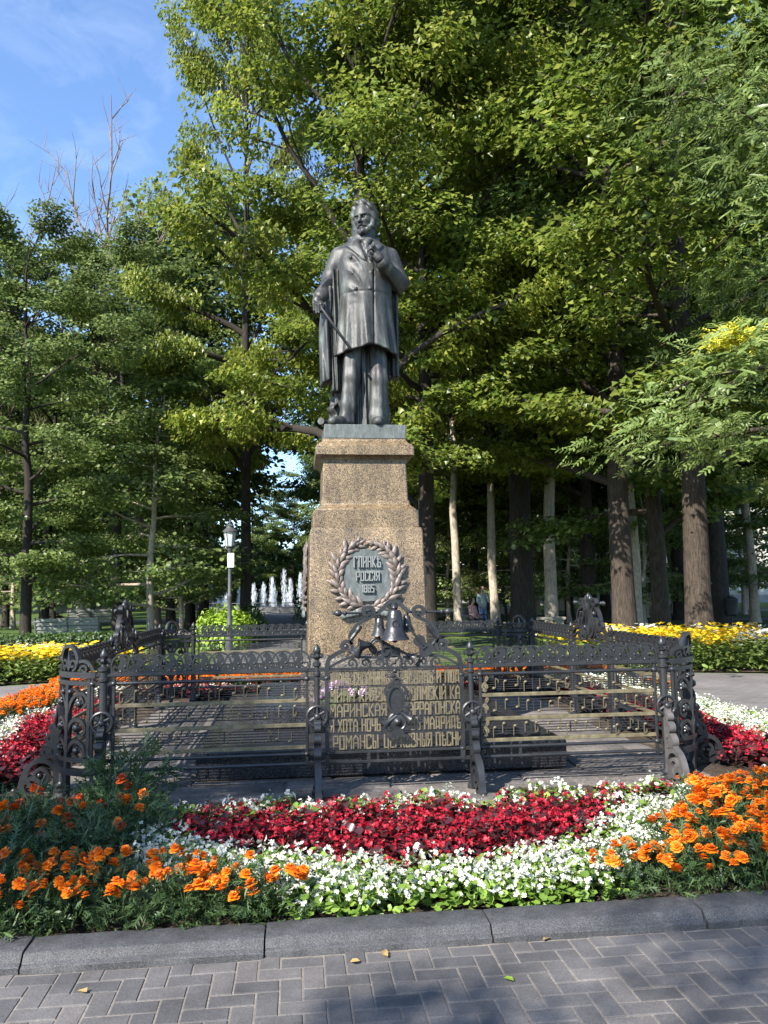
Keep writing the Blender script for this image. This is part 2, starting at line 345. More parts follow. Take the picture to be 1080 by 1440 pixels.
# paved plaza beyond the pieces that are built: a small-brick material
def brick_mat():
    m, N, L, b = new_mat('distant_paving')
    g = N.new('ShaderNodeNewGeometry'); bt = N.new('ShaderNodeTexBrick'); bt.inputs['Scale'].default_value = 1.0; bt.inputs['Brick Width'].default_value = 0.2; bt.inputs['Row Height'].default_value = 0.1; bt.inputs['Mortar Size'].default_value = 0.006
    bt.inputs['Color1'].default_value = (0.13, 0.118, 0.115, 1); bt.inputs['Color2'].default_value = (0.175, 0.158, 0.15, 1); bt.inputs['Mortar'].default_value = (0.10, 0.088, 0.075, 1); L.new(g.outputs['Position'], bt.inputs['Vector'])
    nz = N.new('ShaderNodeTexNoise'); nz.inputs['Scale'].default_value = 0.8; nz.inputs['Detail'].default_value = 7; L.new(g.outputs['Position'], nz.inputs['Vector'])
    mr = N.new('ShaderNodeMapRange'); mr.inputs['From Min'].default_value = 0.3; mr.inputs['From Max'].default_value = 0.7; mr.inputs['To Min'].default_value = 0.8; mr.inputs['To Max'].default_value = 1.2; L.new(nz.outputs['Fac'], mr.inputs['Value'])
    mm = N.new('ShaderNodeMix'); mm.data_type = 'RGBA'; mm.blend_type = 'MULTIPLY'; mm.inputs['Factor'].default_value = 1
    L.new(bt.outputs['Color'], mm.inputs['A']); L.new(mr.outputs['Result'], mm.inputs['B']); L.new(mm.outputs['Result'], b.inputs['Base Color']); b.inputs['Roughness'].default_value = 0.85
    return m
MAT['paving_far'] = brick_mat()
struct(sheet('ground', [(-400, -300), (400, -300), (400, 700), (-400, 700)], -0.05, 'grass'))
struct(sheet('lawn', [(-80, -40), (80, -40), (80, 140), (-80, 140)], -0.03, 'grass'))
pav = struct(sheet('pavement', [(-16, -14), (16, -14), (16, 1.6), (4.3, 5.9), (2.2, 6.9), (-2.7, 7.0), (-3.7, 6.7), (-16, 2.2)], -0.012, 'paving_far'))
struct(sheet('alley', [(-2.7, 6.6), (2.2, 6.6), (2.4, 56), (-3.4, 56)], -0.017, 'asphalt'))
struct(sheet('cross_path', [(-40, 22.8), (-3.0, 22.8), (-3.0, 25.6), (-40, 25.6)], -0.020, 'asphalt'))
struct(sheet('cross_path', [(2.3, 27), (60, 24), (60, 26.4), (2.3, 29.4)], -0.020, 'asphalt'))
struct(sheet('far_path', [(-60, 40), (60, 38), (60, 42), (-60, 44)], -0.022, 'asphalt'))
# herringbone pavers in front of the kerb
m = MB(); m.box((0, 0, 0), (0.181, 0.088, 0.05), b=0.004)
PAVER = mesh_of('paver', m, MAT['paver'], 35)
rng = random.Random(3); near = []; far = []
U = 0.093; X0, Y0 = -0.03, -5.46
sheet('paver_bed', [(-4.6, -7.6), (4.6, -7.6), (4.6, -5.44), (-4.6, -5.44)], -0.0005, 'sand', pav)
for a in range(-49, 49):
    for bb in range(-23, 0):
        k = (a-bb) % 4
        if k == 0: c = (X0+(a+1)*U, Y0+(bb+0.5)*U, 0.0)
        elif k == 3: c = (X0+(a+0.5)*U, Y0+(bb+1)*U, math.pi/2)
        else: continue
        (near if (-2.05 < c[0] < 1.75 and c[1] > -6.62) else far).append(c)
near.sort(key=lambda c: math.hypot(c[0]+0.5, c[1]+5.9)*1.0)
far += near[298:]; near = near[:298]
for x, y, rz in near:
    o = link('paver', PAVER, pav, loc=(x, y, -0.022+rng.uniform(-.0015, .0015))); o.rotation_euler = (rng.uniform(-.006, .006), rng.uniform(-.006, .006), rz+rng.uniform(-.006, .006))
fb = MB()
for x, y, rz in far: fb.box((0, 0, 0), (0.181, 0.088, 0.05), M=Matrix.Translation((x, y, -0.022+rng.uniform(-.0015, .0015))) @ Matrix.Rotation(rz, 4, 'Z'), b=0.004)
o = part('outer_pavers', fb, MAT['paver'], pav); o['kind'] = 'stuff'
# granite kerb
kerb = struct(bpy.data.objects.new('kerb', None)); COL.objects.link(kerb)
def kerb_stone(L, seed):
    rg = random.Random(seed); m = MB(); n = 14; prof = [(0.0, -0.06), (0.0, 0.030), (0.006, 0.036), (0.022, 0.040), (0.030, 0.048), (0.046, 0.072), (0.056, 0.077), (0.20, 0.080), (0.214, 0.070), (0.216, -0.06)]
    V = []; F = []; k = len(prof)
    for i in range(n+1):
        e = 0.006 if i in (0, n) else 0
        for j, (d, z) in enumerate(prof): V.append((-L/2+L*i/n, d+rg.uniform(-.0018, .0018)+(e if j < 4 else 0), z+rg.uniform(-.0014, .0014)*(z > 0)-(e if z > 0 else 0)))
    for i in range(n):
        for j in range(k-1): F.append((i*k+j, (i+1)*k+j, (i+1)*k+j+1, i*k+j+1))
    F += [tuple(range(k-1, -1, -1)), tuple(range(n*k, n*k+k))]
    return m.add(V, F)
KST = [mesh_of('kerb_stone', kerb_stone(1.022, i), MAT['kerb'], 40) for i in range(5)]
BX, BY0, BY1 = 4.75, -5.45, 4.75
for i in range(-5, 6):
    x = -1.455+1.03*i+0.0
    if abs(x) < BX+0.3: link('kerb_stone', KST[i % 5], kerb, loc=(x+1.03*0, BY0+rng.uniform(-.004, .004), rng.uniform(-.004, .003)), rz=rng.uniform(-.004, .004))
    if abs(x) < BX-0.2: link('kerb_stone', KST[(i+2) % 5], kerb, loc=(x, BY1, 0), rz=math.pi)
for i in range(10):
    y = BY0+0.74+1.03*i
    link('kerb_stone', KST[(i+1) % 5], kerb, loc=(BX, y, 0), rz=math.pi/2); link('kerb_stone', KST[(i+3) % 5], kerb, loc=(-BX, y, 0), rz=-math.pi/2)
# planting soil, gently uneven
nx, ny = 60, 66; V = []; F = []
for j in range(ny+1):
    for i in range(nx+1):
        x = -BX+0.15+(2*BX-0.3)*i/nx; y = BY0+0.17+(BY1-BY0-0.32)*j/ny
        V.append((x, y, 0.012+0.02*math.sin(3.1*x+1)*math.sin(2.7*y)+rng.uniform(-.012, .012)-(0.05 if abs(x) < 2.7 and abs(y) < 2.75 else 0)))
for j in range(ny):
    for i in range(nx): F.append((j*(nx+1)+i, j*(nx+1)+i+1, (j+1)*(nx+1)+i+1, (j+1)*(nx+1)+i))
m = MB(); m.add(V, F); struct(part('flower_bed_soil', m, MAT['soil'], None, True))
# worn flagstones inside and around the fence
MAT['flag'] = surface('worn_flagstone', [(0.25, (0.055, 0.048, 0.042)), (0.5, (0.115, 0.10, 0.088)), (0.7, (0.19, 0.165, 0.14))], scale=2.6, rough=0.85, bump=0.7, bscale=14, fine=(40, 0.35))
plat = struct(bpy.data.objects.new('stone_platform', None)); COL.objects.link(plat)
def slab(name, x0, x1, y0, y1, z, parent=plat, th=0.09):
    rg = rng; c = 0.012; j = lambda: rg.uniform(-.018, .018)
    n = 5; poly = []
    for (ax, ay), (bx, by) in (((x0, y0), (x1, y0)), ((x1, y0), (x1, y1)), ((x1, y1), (x0, y1)), ((x0, y1), (x0, y0))):
        for k in range(n): poly.append((ax+(bx-ax)*k/n+j()*0.6, ay+(by-ay)*k/n+j()*0.6))
    cx, cy = (x0+x1)/2, (y0+y1)/2; N = len(poly)
    V = [(px, py, z-th) for px, py in poly]+[(px, py, z-0.012) for px, py in poly]+[(px+(cx-px)*0.03, py+(cy-py)*0.05, z+rg.uniform(-.003, .003)) for px, py in poly]+[(cx, cy, z+0.002)]
    F = [(k, (k+1) % N, N+(k+1) % N, N+k) for k in range(N)]+[(N+k, N+(k+1) % N, 2*N+(k+1) % N, 2*N+k) for k in range(N)]+[(2*N+k, 2*N+(k+1) % N, 3*N) for k in range(N)]
    m = MB(); m.add(V, F); o = part(name, m, MAT['flag'], parent, 40); return o
yy = -3.02; row = 0
while yy < 2.9:
    h = rng.choice((0.36, 0.42, 0.5)) if yy < -2 else rng.choice((0.5, 0.62, 0.7)); h = min(h, 3.0-yy); xx = -2.95+rng.uniform(0, .05)
    while xx < 2.9:
        w = min(rng.uniform(0.7, 1.5), 2.98-xx)
        if w < 0.35: break
        if not (abs(xx+w/2) < 1.1 and abs(yy+h/2) < 1.0 and abs(xx) < 1.5 and abs(xx+w) < 1.5 and yy > -1.9 and yy+h < 1.5):
            slab('flagstone', xx+0.006, xx+w-0.006, yy+0.006, yy+h-0.006, rng.uniform(-0.004, 0.016))
        xx += w
    yy += h; row += 1
for x, y in ((-0.64, -3.13), (0.62, -3.1), (2.35, -3.12), (-2.4, -3.12)):
    slab('footing_stone', x-0.14, x+0.14, y-0.10, y+0.09, 0.035, th=0.12)

# ------------------------------------------------------------------ granite pedestal
ped = thing('monument_pedestal', 'tall speckled brown granite pedestal with a bronze wreath plaque, on dark polished steps', 'pedestal', (-0.02, 0, 0))
def sq_loft(rows, ny=1.0, b=0.012):
    """square block from (half width, z) rows with chamfered arrises"""
    m = MB(); V = []; F = []
    for hw, z in rows:
        a = hw; c = b
        V += [(-a+c, -a, z), (a-c, -a, z), (a, -a+c, z), (a, a-c, z), (a-c, a, z), (-a+c, a, z), (-a, a-c, z), (-a, -a+c, z)]
    n = len(rows)
    for i in range(n-1):
        for k in range(8): F.append((i*8+k, i*8+(k+1) % 8, (i+1)*8+(k+1) % 8, (i+1)*8+k))
    F += [tuple(range(7, -1, -1)), tuple(range((n-1)*8, n*8))]
    return m.add(V, F)
def cyma(h0, z0, h1, z1, n=6, kind='cove'):
    out = []
    for i in range(n+1):
        t = i/n
        if kind == 'cove': out.append((h0+(h1-h0)*math.sin(t*math.pi/2), z0+(z1-z0)*(1-math.cos(t*math.pi/2))))
        elif kind == 'ovolo': out.append((h0+(h1-h0)*(1-math.cos(t*math.pi/2)), z0+(z1-z0)*math.sin(t*math.pi/2)))
        else: out.append((h0+(h1-h0)*(0.5-0.5*math.cos(t*math.pi)), z0+(z1-z0)*t))
    return out
def boxpart(name, c, d, mat, b=0.01, parent=ped):
    m = MB(); m.box(c, d, b=b); return part(name, m, MAT[mat], parent)
m = MB(); m.box((0, -0.25, 0.14), (3.24, 3.90, 0.24), b=0.012); part('lower_step', m, MAT['granite_step'], ped)
m = MB(); m.box((0, 0, 0.355), (2.40, 2.36, 0.19), b=0.012); part('upper_step', m, MAT['granite_step'], ped)
part('base_block', sq_loft([(0.72, 0.45), (0.72, 0.80)]+cyma(0.72, 0.80, 0.665, 0.90, 6, 'cyma')+[(0.665, 0.93)]), MAT['granite_base'], ped)
part('lower_shaft', sq_loft([(0.648, 0.932), (0.618, 2.27), (0.605, 2.295)]), MAT['granite'], ped)
part('stepped_course', sq_loft([(0.588, 2.297), (0.582, 2.49)]+cyma(0.565, 2.49, 0.495, 2.575, 7, 'cyma')+[(0.492, 2.61)]), MAT['granite'], ped)
part('upper_shaft', sq_loft([(0.482, 2.612), (0.468, 3.035)]), MAT['granite'], ped)
part('cap', sq_loft([(0.474, 3.037), (0.474, 3.05)]+cyma(0.478, 3.05, 0.548, 3.115, 6, 'ovolo')+[(0.552, 3.118), (0.552, 3.21)]+cyma(0.548, 3.212, 0.472, 3.30, 6, 'cyma')+[(0.470, 3.312)]), MAT['granite'], ped)

# stroke lettering: letters are polylines in a unit box
GLY = {
 'А': [[(0,0),(0,.75),(.45,1),(.9,.75),(.9,0)],[(0,.42),(.9,.42)]], 'Б': [[(.8,1),(0,1),(0,0),(.8,0),(.8,.5),(0,.5)]],
 'В': [[(0,0),(0,1),(.75,1),(.75,.55),(0,.55)],[(.75,.55),(.9,.45),(.9,0),(0,0)]], 'Г': [[(0,0),(0,1),(.8,1),(.8,.85)]],
 'Д': [[(0,0),(.1,.15),(.1,1),(.8,1),(.8,.15),(.9,0)],[(.1,.15),(.8,.15)]], 'Е': [[(.8,1),(0,1),(0,0),(.8,0)],[(0,.52),(.6,.52)]],
 'И': [[(0,1),(0,0)],[(.85,1),(.85,0)],[(0,.3),(.85,.7)]], 'Й': [[(0,1),(0,0)],[(.85,1),(.85,0)],[(0,.3),(.85,.7)],[(.3,1.1),(.6,1.1)]],
 'І': [[(.2,0),(.2,1)]], 'К': [[(0,0),(0,1)],[(.8,1),(.1,.5),(.8,0)]], 'Л': [[(0,0),(.1,.1),(.1,1),(.85,1),(.85,0)]],
 'М': [[(0,0),(0,1),(.5,.45),(1,1),(1,0)]], 'Н': [[(0,0),(0,1)],[(.85,0),(.85,1)],[(0,.6),(.85,.45)]],
 'О': [[(0,0),(0,1),(.8,1),(.8,0),(0,0)]], 'П': [[(0,0),(0,1),(.85,1),(.85,0)]], 'Р': [[(0,0),(0,1),(.8,1),(.8,.45),(0,.45)]],
 'С': [[(.8,.85),(.8,1),(0,1),(0,0),(.8,0),(.8,.15)]], 'Т': [[(.45,0),(.45,1)],[(0,.85),(0,1),(.9,1),(.9,.85)]],
 'У': [[(0,1),(0,.5),(.8,.5)],[(.8,1),(.8,0),(.1,0)]], 'Х': [[(0,1),(.85,0)],[(.85,1),(0,0)]], 'Ц': [[(0,1),(0,0),(.85,0),(.85,1)],[(.85,0),(.95,-.1)]],
 'Ч': [[(0,1),(0,.45),(.8,.45)],[(.8,1),(.8,0)]], 'Ш': [[(0,1),(0,0),(1,0),(1,1)],[(.5,0),(.5,1)]], 'Ъ': [[(0,1),(.2,1),(.2,0),(.85,0),(.85,.5),(.2,.5)]],
 'Ы': [[(0,1),(0,0),(.5,0),(.5,.5),(0,.5)],[(.9,0),(.9,1)]], 'Ь': [[(0,1),(0,0),(.75,0),(.75,.5),(0,.5)]], 'Ѣ': [[(.2,1),(.2,0),(.9,0),(.9,.45),(.2,.45)],[(-.05,.78),(.6,.78)]],
 'Я': [[(.8,0),(.8,1),(0,1),(0,.5),(.8,.5)],[(.4,.5),(0,0)]], 'Ю': [[(0,0),(0,1)],[(0,.5),(.35,.5)],[(.35,0),(.35,1),(.95,1),(.95,0),(.35,0)]], 'З': [[(0,1),(.7,1),(.7,.55),(.2,.55)],[(.7,.55),(.8,.5),(.8,0),(0,0)]],
 '1': [[(.15,.8),(.4,1),(.4,0)]], '8': [[(0,0),(0,1),(.75,1),(.75,0),(0,0)],[(0,.52),(.75,.52)]], '5': [[(.75,1),(0,1),(0,.55),(.75,.55),(.75,0),(0,0)]], ' ': []}
def lettering(text, x0, x1, z0, z1, w, d, y=0.0, gap=0.35, serif=0.0):
    """row of letters between x0 and x1"""
    m = MB(); adv = []
    for ch in text:
        g = GLY[ch]; wd = max([p[0] for s in g for p in s], default=0.35); adv.append(wd)
    tot = sum(adv)+gap*(len(text)-1); sx = (x1-x0)/tot; x = x0
    for ch, wd in zip(text, adv):
        for k, st in enumerate(GLY[ch]):
            pts = [(x+px*sx, z0+pz*(z1-z0)) for px, pz in st]
            for i in range(len(pts)-1):
                (ax, az), (bx, bz) = pts[i], pts[i+1]; L = math.hypot(bx-ax, bz-az)
                ux, uz = (bx-ax)/L*w*0.42, (bz-az)/L*w*0.42
                m.strip([(ax-ux, az-uz), (bx+ux, bz+uz)], w, d*(1+0.03*i+0.015*k), y)
        x += (wd+gap)*sx
    return m

# wreath plaque on the front (and a wreath on each side face)
def leaf_solid(L, W, T):
    """plump laurel leaf lying along +x, bulging towards -y"""
    m = MB(); n = 6; V = [(0, 0, 0)]; F = []
    for i in range(1, n):
        t = i/n; w = W*math.sin(math.pi*t**0.85)*0.5; b = T*math.sin(math.pi*t)
        V += [(L*t, -0.002, w), (L*t, -b, w*0.45), (L*t, -b*0.75, 0), (L*t, -b, -w*0.45), (L*t, -0.002, -w)]
    V.append((L, 0, 0)); e = len(V)-1
    for k in range(4): F.append((0, 1+k, 2+k)); F.append((e, e-5+k+1, e-5+k))
    for i in range(n-2):
        for k in range(4): F.append((1+i*5+k, 1+(i+1)*5+k, 2+(i+1)*5+k, 2+i*5+k))
    return m.add(V, F)
leafL = mesh_of('laurel_leaf', leaf_solid(0.155, 0.056, 0.028), MAT['bronze_brown'], True)
leafG = mesh_of('oak_leaf', leaf_solid(0.12, 0.06, 0.03), MAT['bronze_green'], True)
def plaque_at(M, front):
    """bronze plaque with a laurel wreath; local x right, z up, -y out of the stone"""
    if front:
        pts = [(0.262*math.copysign(abs(math.cos(a))**0.85, math.cos(a)), 0.285*math.copysign(abs(math.sin(a))**0.8, math.sin(a))) for a in [2*math.pi*k/28 for k in range(28)]]
        m = MB(); m.prism(pts, -0.028, 0.01)
        pl = part('plaque', m, MAT['bronze_green'], ped, M=M)
        for txt, x0, x1, z0, z1, w in (('ГЛИНКѢ', -0.15, 0.135, 0.085, 0.195, 0.0125), ('РОССІЯ', -0.125, 0.12, -0.06, 0.03, 0.011), ('1885', -0.07, 0.06, -0.185, -0.11, 0.0105)):
            part('lettering', lettering(txt, x0, x1, z0, z1, w, 0.034, -0.040, gap=0.5), MAT['bronze_letter'], pl)
    rng = random.Random(7)
    wr = MB(); wr.tube([(0.31*math.sin(a), -0.02, -0.34*math.cos(a)) for a in [R(8+i*16.8) for i in range(10)]], 0.012, 6)
    wr.tube([(-0.31*math.sin(a), -0.02, -0.34*math.cos(a)) for a in [R(8+i*16.8) for i in range(10)]], 0.012, 6)
    w = part('wreath', wr, MAT['bronze_brown'], ped, M=M)
    for s in (-1, 1):
        for i in range(13):
            a = R(10+i*12.3); cx, cz = s*0.325*math.sin(a), -0.35*math.cos(a)
            tang = math.atan2(math.sin(a), s*math.cos(a))                # direction of growth
            for j, (da, off, yo) in enumerate(((46, 0.0, -0.018), (-38, -0.004, -0.022), (4, 0.03, -0.034))):
                ang = tang+s*R(-da)*(1)+rng.uniform(-.24, .24); k = rng.uniform(0.82, 1.12)*(1 if i < 11 else 0.8)
                LM = Matrix.Translation((cx+off*math.cos(tang), yo, cz+off*math.sin(tang))) @ Matrix.Rotation(-ang, 4, 'Y') @ Matrix.Rotation(rng.uniform(-.3, .3), 4, 'X') @ Matrix.Scale(k, 4)
                link('leaf', leafL, w, M=LM)
    for s in (-1, 1):
        for j in range(5):
            ang = math.pi/2-s*R(58+j*17); LM = Matrix.Translation((s*(0.05+0.035*j), -0.03, -0.385-0.012*j)) @ Matrix.Rotation(-(0 if s > 0 else math.pi)+s*R(18-j*4), 4, 'Y') @ Matrix.Scale(1.15, 4)
            link('leaf', leafG, w, M=LM)
    m = MB(); m.ball((0, -0.045, -0.36), (0.05, 0.035, 0.04), 12, 8); part('knot', m, MAT['bronze_green'], w)
tilt = math.atan2(0.03, 1.34)
plaque_at(Matrix.Translation((0.0, -0.634, 1.775)) @ Matrix.Rotation(-tilt, 4, 'X'), True)
for s in (-1, 1):
    plaque_at(Matrix.Rotation(s*math.pi/2, 4, 'Z') @ Matrix.Translation((0.0, -0.634, 1.775)) @ Matrix.Rotation(-tilt, 4, 'X'), False)

# ------------------------------------------------------------------ bronze statue (distance-field sculpting)
def sculpt(sdf, lo, hi, h):
    """surface-net mesh of sdf(x,y,z) < 0 on a grid of step h"""
    xs = [np.arange(lo[i], hi[i]+h, h, dtype=np.float32) for i in range(3)]
    X, Y, Z = np.meshgrid(*xs, indexing='ij')
    S = sdf(X, Y, Z).astype(np.float32)
    S[0] = S[-1] = 1; S[:, 0] = S[:, -1] = 1; S[:, :, 0] = S[:, :, -1] = 1
    neg = S < 0; nx, ny, nz = S.shape
    cnt = np.zeros((nx-1, ny-1, nz-1), np.float32); acc = np.zeros((nx-1, ny-1, nz-1, 3), np.float32)
    cor = [(i, j, k) for i in (0, 1) for j in (0, 1) for k in (0, 1)]
    def cut(A, c): return A[c[0]:c[0]+nx-1, c[1]:c[1]+ny-1, c[2]:c[2]+nz-1]
    for a in cor:
        for ax in range(3):
            if a[ax]: continue
            b = list(a); b[ax] = 1
            va, vb = cut(S, a), cut(S, b); m = (va < 0) != (vb < 0)
            t = np.where(m, va/np.where(m, va-vb, 1), 0)
            cnt += m
            for c in range(3):
                acc[..., c] += m*(a[c]+(t if c == ax else 0))
    act = cnt > 0; idx = -np.ones(act.shape, np.int64); idx[act] = np.arange(act.sum())
    I = np.argwhere(act)
    V = (I+acc[act]/cnt[act][:, None])*h+np.array(lo)
    Q = []
    for ax in range(3):
        sl0 = [slice(1, -1)]*3; sl1 = [slice(1, -1)]*3
        sl0[ax] = slice(0, -1); sl1[ax] = slice(1, None)
        n0, n1 = neg[tuple(sl0)], neg[tuple(sl1)]
        E = np.argwhere(n0 != n1); off = np.array([1, 1, 1]); off[ax] = 0; E = E+off
        flip = n0[tuple((E-off).T)]
        u, v = [(1, 2), (2, 0), (0, 1)][ax]
        du = np.zeros(3, int); du[u] = 1; dv = np.zeros(3, int); dv[v] = 1
        q = np.stack([idx[tuple((E-du-dv).T)], idx[tuple((E-dv).T)], idx[tuple(E.T)], idx[tuple((E-du).T)]], 1)
        q[~flip] = q[~flip][:, ::-1]
        Q.append(q)
    return V, np.concatenate(Q)
def smin(a, b, k):
    h = np.clip(0.5+0.5*(b-a)/k, 0, 1); return b*(1-h)+a*h-k*h*(1-h)
def smax(a, b, k): return -smin(-a, -b, k)
def d_caps(X, Y, Z, a, b, ra, rb):
    ax, ay, az = a; bx, by, bz = b; dx, dy, dz = bx-ax, by-ay, bz-az; L2 = dx*dx+dy*dy+dz*dz
    t = np.clip(((X-ax)*dx+(Y-ay)*dy+(Z-az)*dz)/L2, 0, 1)
    return np.sqrt((X-ax-t*dx)**2+(Y-ay-t*dy)**2+(Z-az-t*dz)**2)-(ra+(rb-ra)*t)
def d_ell(X, Y, Z, c, r, rz=0.0):
    x, y = X-c[0], Y-c[1]
    if rz: x, y = x*math.cos(rz)+y*math.sin(rz), -x*math.sin(rz)+y*math.cos(rz)
    q = np.sqrt((x/r[0])**2+(y/r[1])**2+((Z-c[2])/r[2])**2)
    return (q-1)*min(r)
def interp(Z, zs, vs): return np.interp(Z, zs, vs).astype(np.float32)
def poly_mask(X, Z, poly, soft):
    """1 inside a convex polygon in x-z, soft edge"""
    d = np.full(X.shape, 9.0, np.float32); n = len(poly)
    for i in range(n):
        (x0, z0), (x1, z1) = poly[i], poly[(i+1) % n]; L = math.hypot(x1-x0, z1-z0)
        d = np.minimum(d, ((x1-x0)*(Z-z0)-(z1-z0)*(X-x0))/L)
    return np.clip(d/soft, 0, 1)
SL_A = [(-0.245, 0.02, 2.12), (-0.375, 0.04, 1.83), (-0.485, -0.07, 1.585)]      # his right arm, hanging
SL_B = [(0.345, 0.02, 2.13), (0.465, -0.03, 1.80), (0.235, -0.335, 1.90)]      # his left arm, bent to the chest
def wrinkle(X, Y, Z, a, b, amp, k, ph):
    dx, dy, dz = b[0]-a[0], b[1]-a[1], b[2]-a[2]; L = math.sqrt(dx*dx+dy*dy+dz*dz)
    t = ((X-a[0])*dx+(Y-a[1])*dy+(Z-a[2])*dz)/L
    return amp*np.sin(k*t+ph+6*X-5*Y)*(np.clip(t/L, 0, 1))
def sdf_body(X, Y, Z):
    # frock coat: elliptical sections
    zs = [0.85, 0.95, 1.2, 1.45, 1.66, 1.85, 2.05, 2.17, 2.25, 2.31, 2.36]
    cx = interp(Z, zs, [0.045, 0.045, 0.05, 0.05, 0.048, 0.05, 0.05, 0.048, 0.045, 0.043, 0.04])
    cy = interp(Z, zs, [0.0, 0.0, -0.005, -0.015, -0.03, -0.035, -0.02, 0.0, 0.015, 0.02, 0.02])
    rx = interp(Z, zs, [0.392, 0.378, 0.35, 0.325, 0.312, 0.325, 0.335, 0.325, 0.28, 0.20, 0.14])
    ry = interp(Z, zs, [0.31, 0.295, 0.27, 0.25, 0.245, 0.245, 0.235, 0.21, 0.18, 0.15, 0.12])
    x, y = (X-cx), (Y-cy); th = np.arctan2(y/ry, x/rx)
    q = np.sqrt((x/rx)**2+(y/ry)**2)
    d = (q-1)*np.minimum(rx, ry)
    sk = np.clip((1.62-Z)/0.6, 0, 1)                                         # folds deepen towards the hem
    d -= sk*(0.016*(1-2*np.abs(np.sin(5*th+0.6+1.1*Z)))+0.009*np.sin(17*th+3.0*Z))
    up = np.clip((Z-1.5)/0.15, 0, 1)*np.clip((2.2-Z)/0.2, 0, 1)*(Y < cy)
    d -= up*0.011*(1-2*np.abs(np.sin(15*Z+7*(X+0.05)+2*np.sin(9*X))))*np.clip((0.12-np.abs(X+0.10))/0.1, 0, 1)   # drag lines across the belly
    d -= 0.006*np.exp(-((Z-1.60)/0.012)**2)*-1                               # waist seam
    hem = 0.905+0.02*np.sin(3*X+0.4)-0.03*np.clip((np.abs(X-0.04)-0.22)/0.1, 0, 1)+0.05*np.exp(-((X-0.10)/0.12)**2)*(Y < 0)
    front = (Y < cy)
    d = d+0.022*np.exp(-((X-0.125)/0.008)**2)*front*(Z < 1.85)             # edge where the coat fronts meet
    d -= 0.010*np.clip((0.125-X)/0.006, 0, 1)*np.clip((X+0.2)/0.3, 0, 1)*front*(Z < 1.95)
    # lapels and collar
    lapA = poly_mask(X, Z, [(-0.205, 2.20), (-0.02, 1.985), (0.055, 1.94), (-0.055, 2.30)], 0.012)
    lapB = poly_mask(X, Z, [(0.075, 1.95), (0.105, 1.99), (0.295, 2.20), (0.135, 2.30)], 0.012)
    d -= 0.022*np.maximum(lapA, lapB)*(Y < cy+0.02)
    vee = poly_mask(X, Z, [(-0.045, 2.31), (0.055, 1.98), (0.075, 1.98), (0.13, 2.31)], 0.01)
    d += 0.016*vee*front
    d = smax(d, hem-Z, 0.012)
    inner = (np.sqrt((x/(rx-0.055))**2+(y/(ry-0.055))**2)-1)*np.minimum(rx, ry)
    d = np.maximum(d, -np.maximum(inner, Z-1.12))
    # turned-up coat collar behind the neck
    col = np.sqrt(((X-0.045)/1.1)**2+((Y-0.03))**2)-0.155; col = np.maximum(np.abs(col)-0.022, np.maximum(Z-2.37-0.25*Y, 2.2-Z)); col = np.maximum(col, -(Y+0.06))
    d = smin(d, col, 0.02)
    # cravat and neck
    d = smin(d, d_caps(X, Y, Z, (0.045, 0.0, 2.2), (0.035, -0.02, 2.48), 0.125, 0.115), 0.02)
    for c, r in (((0.055, -0.175, 2.225), (0.052, 0.035, 0.04)), ((0.015, -0.165, 2.265), (0.06, 0.04, 0.035)), ((0.085, -0.165, 2.265), (0.055, 0.04, 0.035)), ((0.05, -0.20, 2.155), (0.036, 0.03, 0.055)), ((0.07, -0.215, 2.085), (0.03, 0.025, 0.05))):
        d = smin(d, d_ell(X, Y, Z, c, r), 0.014)
    # sleeves
    a = smin(d_caps(X, Y, Z, SL_A[0], SL_A[1], 0.128, 0.105), d_caps(X, Y, Z, SL_A[1], SL_A[2], 0.105, 0.083), 0.04)
    a -= 0.018*(1-2*np.abs(np.sin(15*(Z*0.85-0.5*X)+3*Y+0.6*np.sin(20*X))))*np.clip((2.02-Z)/0.2, 0, 1)*np.clip((Z-1.62)/0.1, 0, 1)
    b = smin(d_caps(X, Y, Z, SL_B[0], SL_B[1], 0.128, 0.108), d_caps(X, Y, Z, SL_B[1], SL_B[2], 0.108, 0.078), 0.04)
    b -= 0.016*(1-2*np.abs(np.sin(17*(X*0.8+0.55*Z)-5*Y)))*np.clip((2.0-Z)/0.15, 0, 1)
    d = smin(d, a, 0.035); d = smin(d, b, 0.03)
    for P, r in ((SL_A, 0.09), (SL_B, 0.088)):                                # cuffs
        p, w = np.array(P[1]), np.array(P[2]); u = (w-p)/np.linalg.norm(w-p)
        d = smin(d, d_caps(X, Y, Z, tuple(w-u*0.055), tuple(w+u*0.005), r, r), 0.008)
    # trousers
    def leg(hip, knee, ank, r0, r1, r2, ph):
        l = smin(d_caps(X, Y, Z, hip, knee, r0, r1), d_caps(X, Y, Z, knee, ank, r1, r2), 0.05)
        l -= 0.008*np.sin(30*Z+8*X+ph)*np.clip((0.45-Z)/0.3, 0, 1)+0.007*np.sin(5*np.arctan2(Y-knee[1], X-knee[0])+ph+2*Z)
        return smax(l, 0.045-Z, 0.01)
    l1 = leg((-0.10, -0.03, 1.15), (-0.135, -0.08, 0.62), (-0.205, -0.09, 0.07), 0.125, 0.094, 0.096, 0.5)
    l2 = leg((0.18, 0.0, 1.15), (0.195, -0.05, 0.60), (0.165, -0.06, 0.07), 0.12, 0.094, 0.098, 2.1)
    d = np.minimum(d, smin(l1, l2, 0.03))
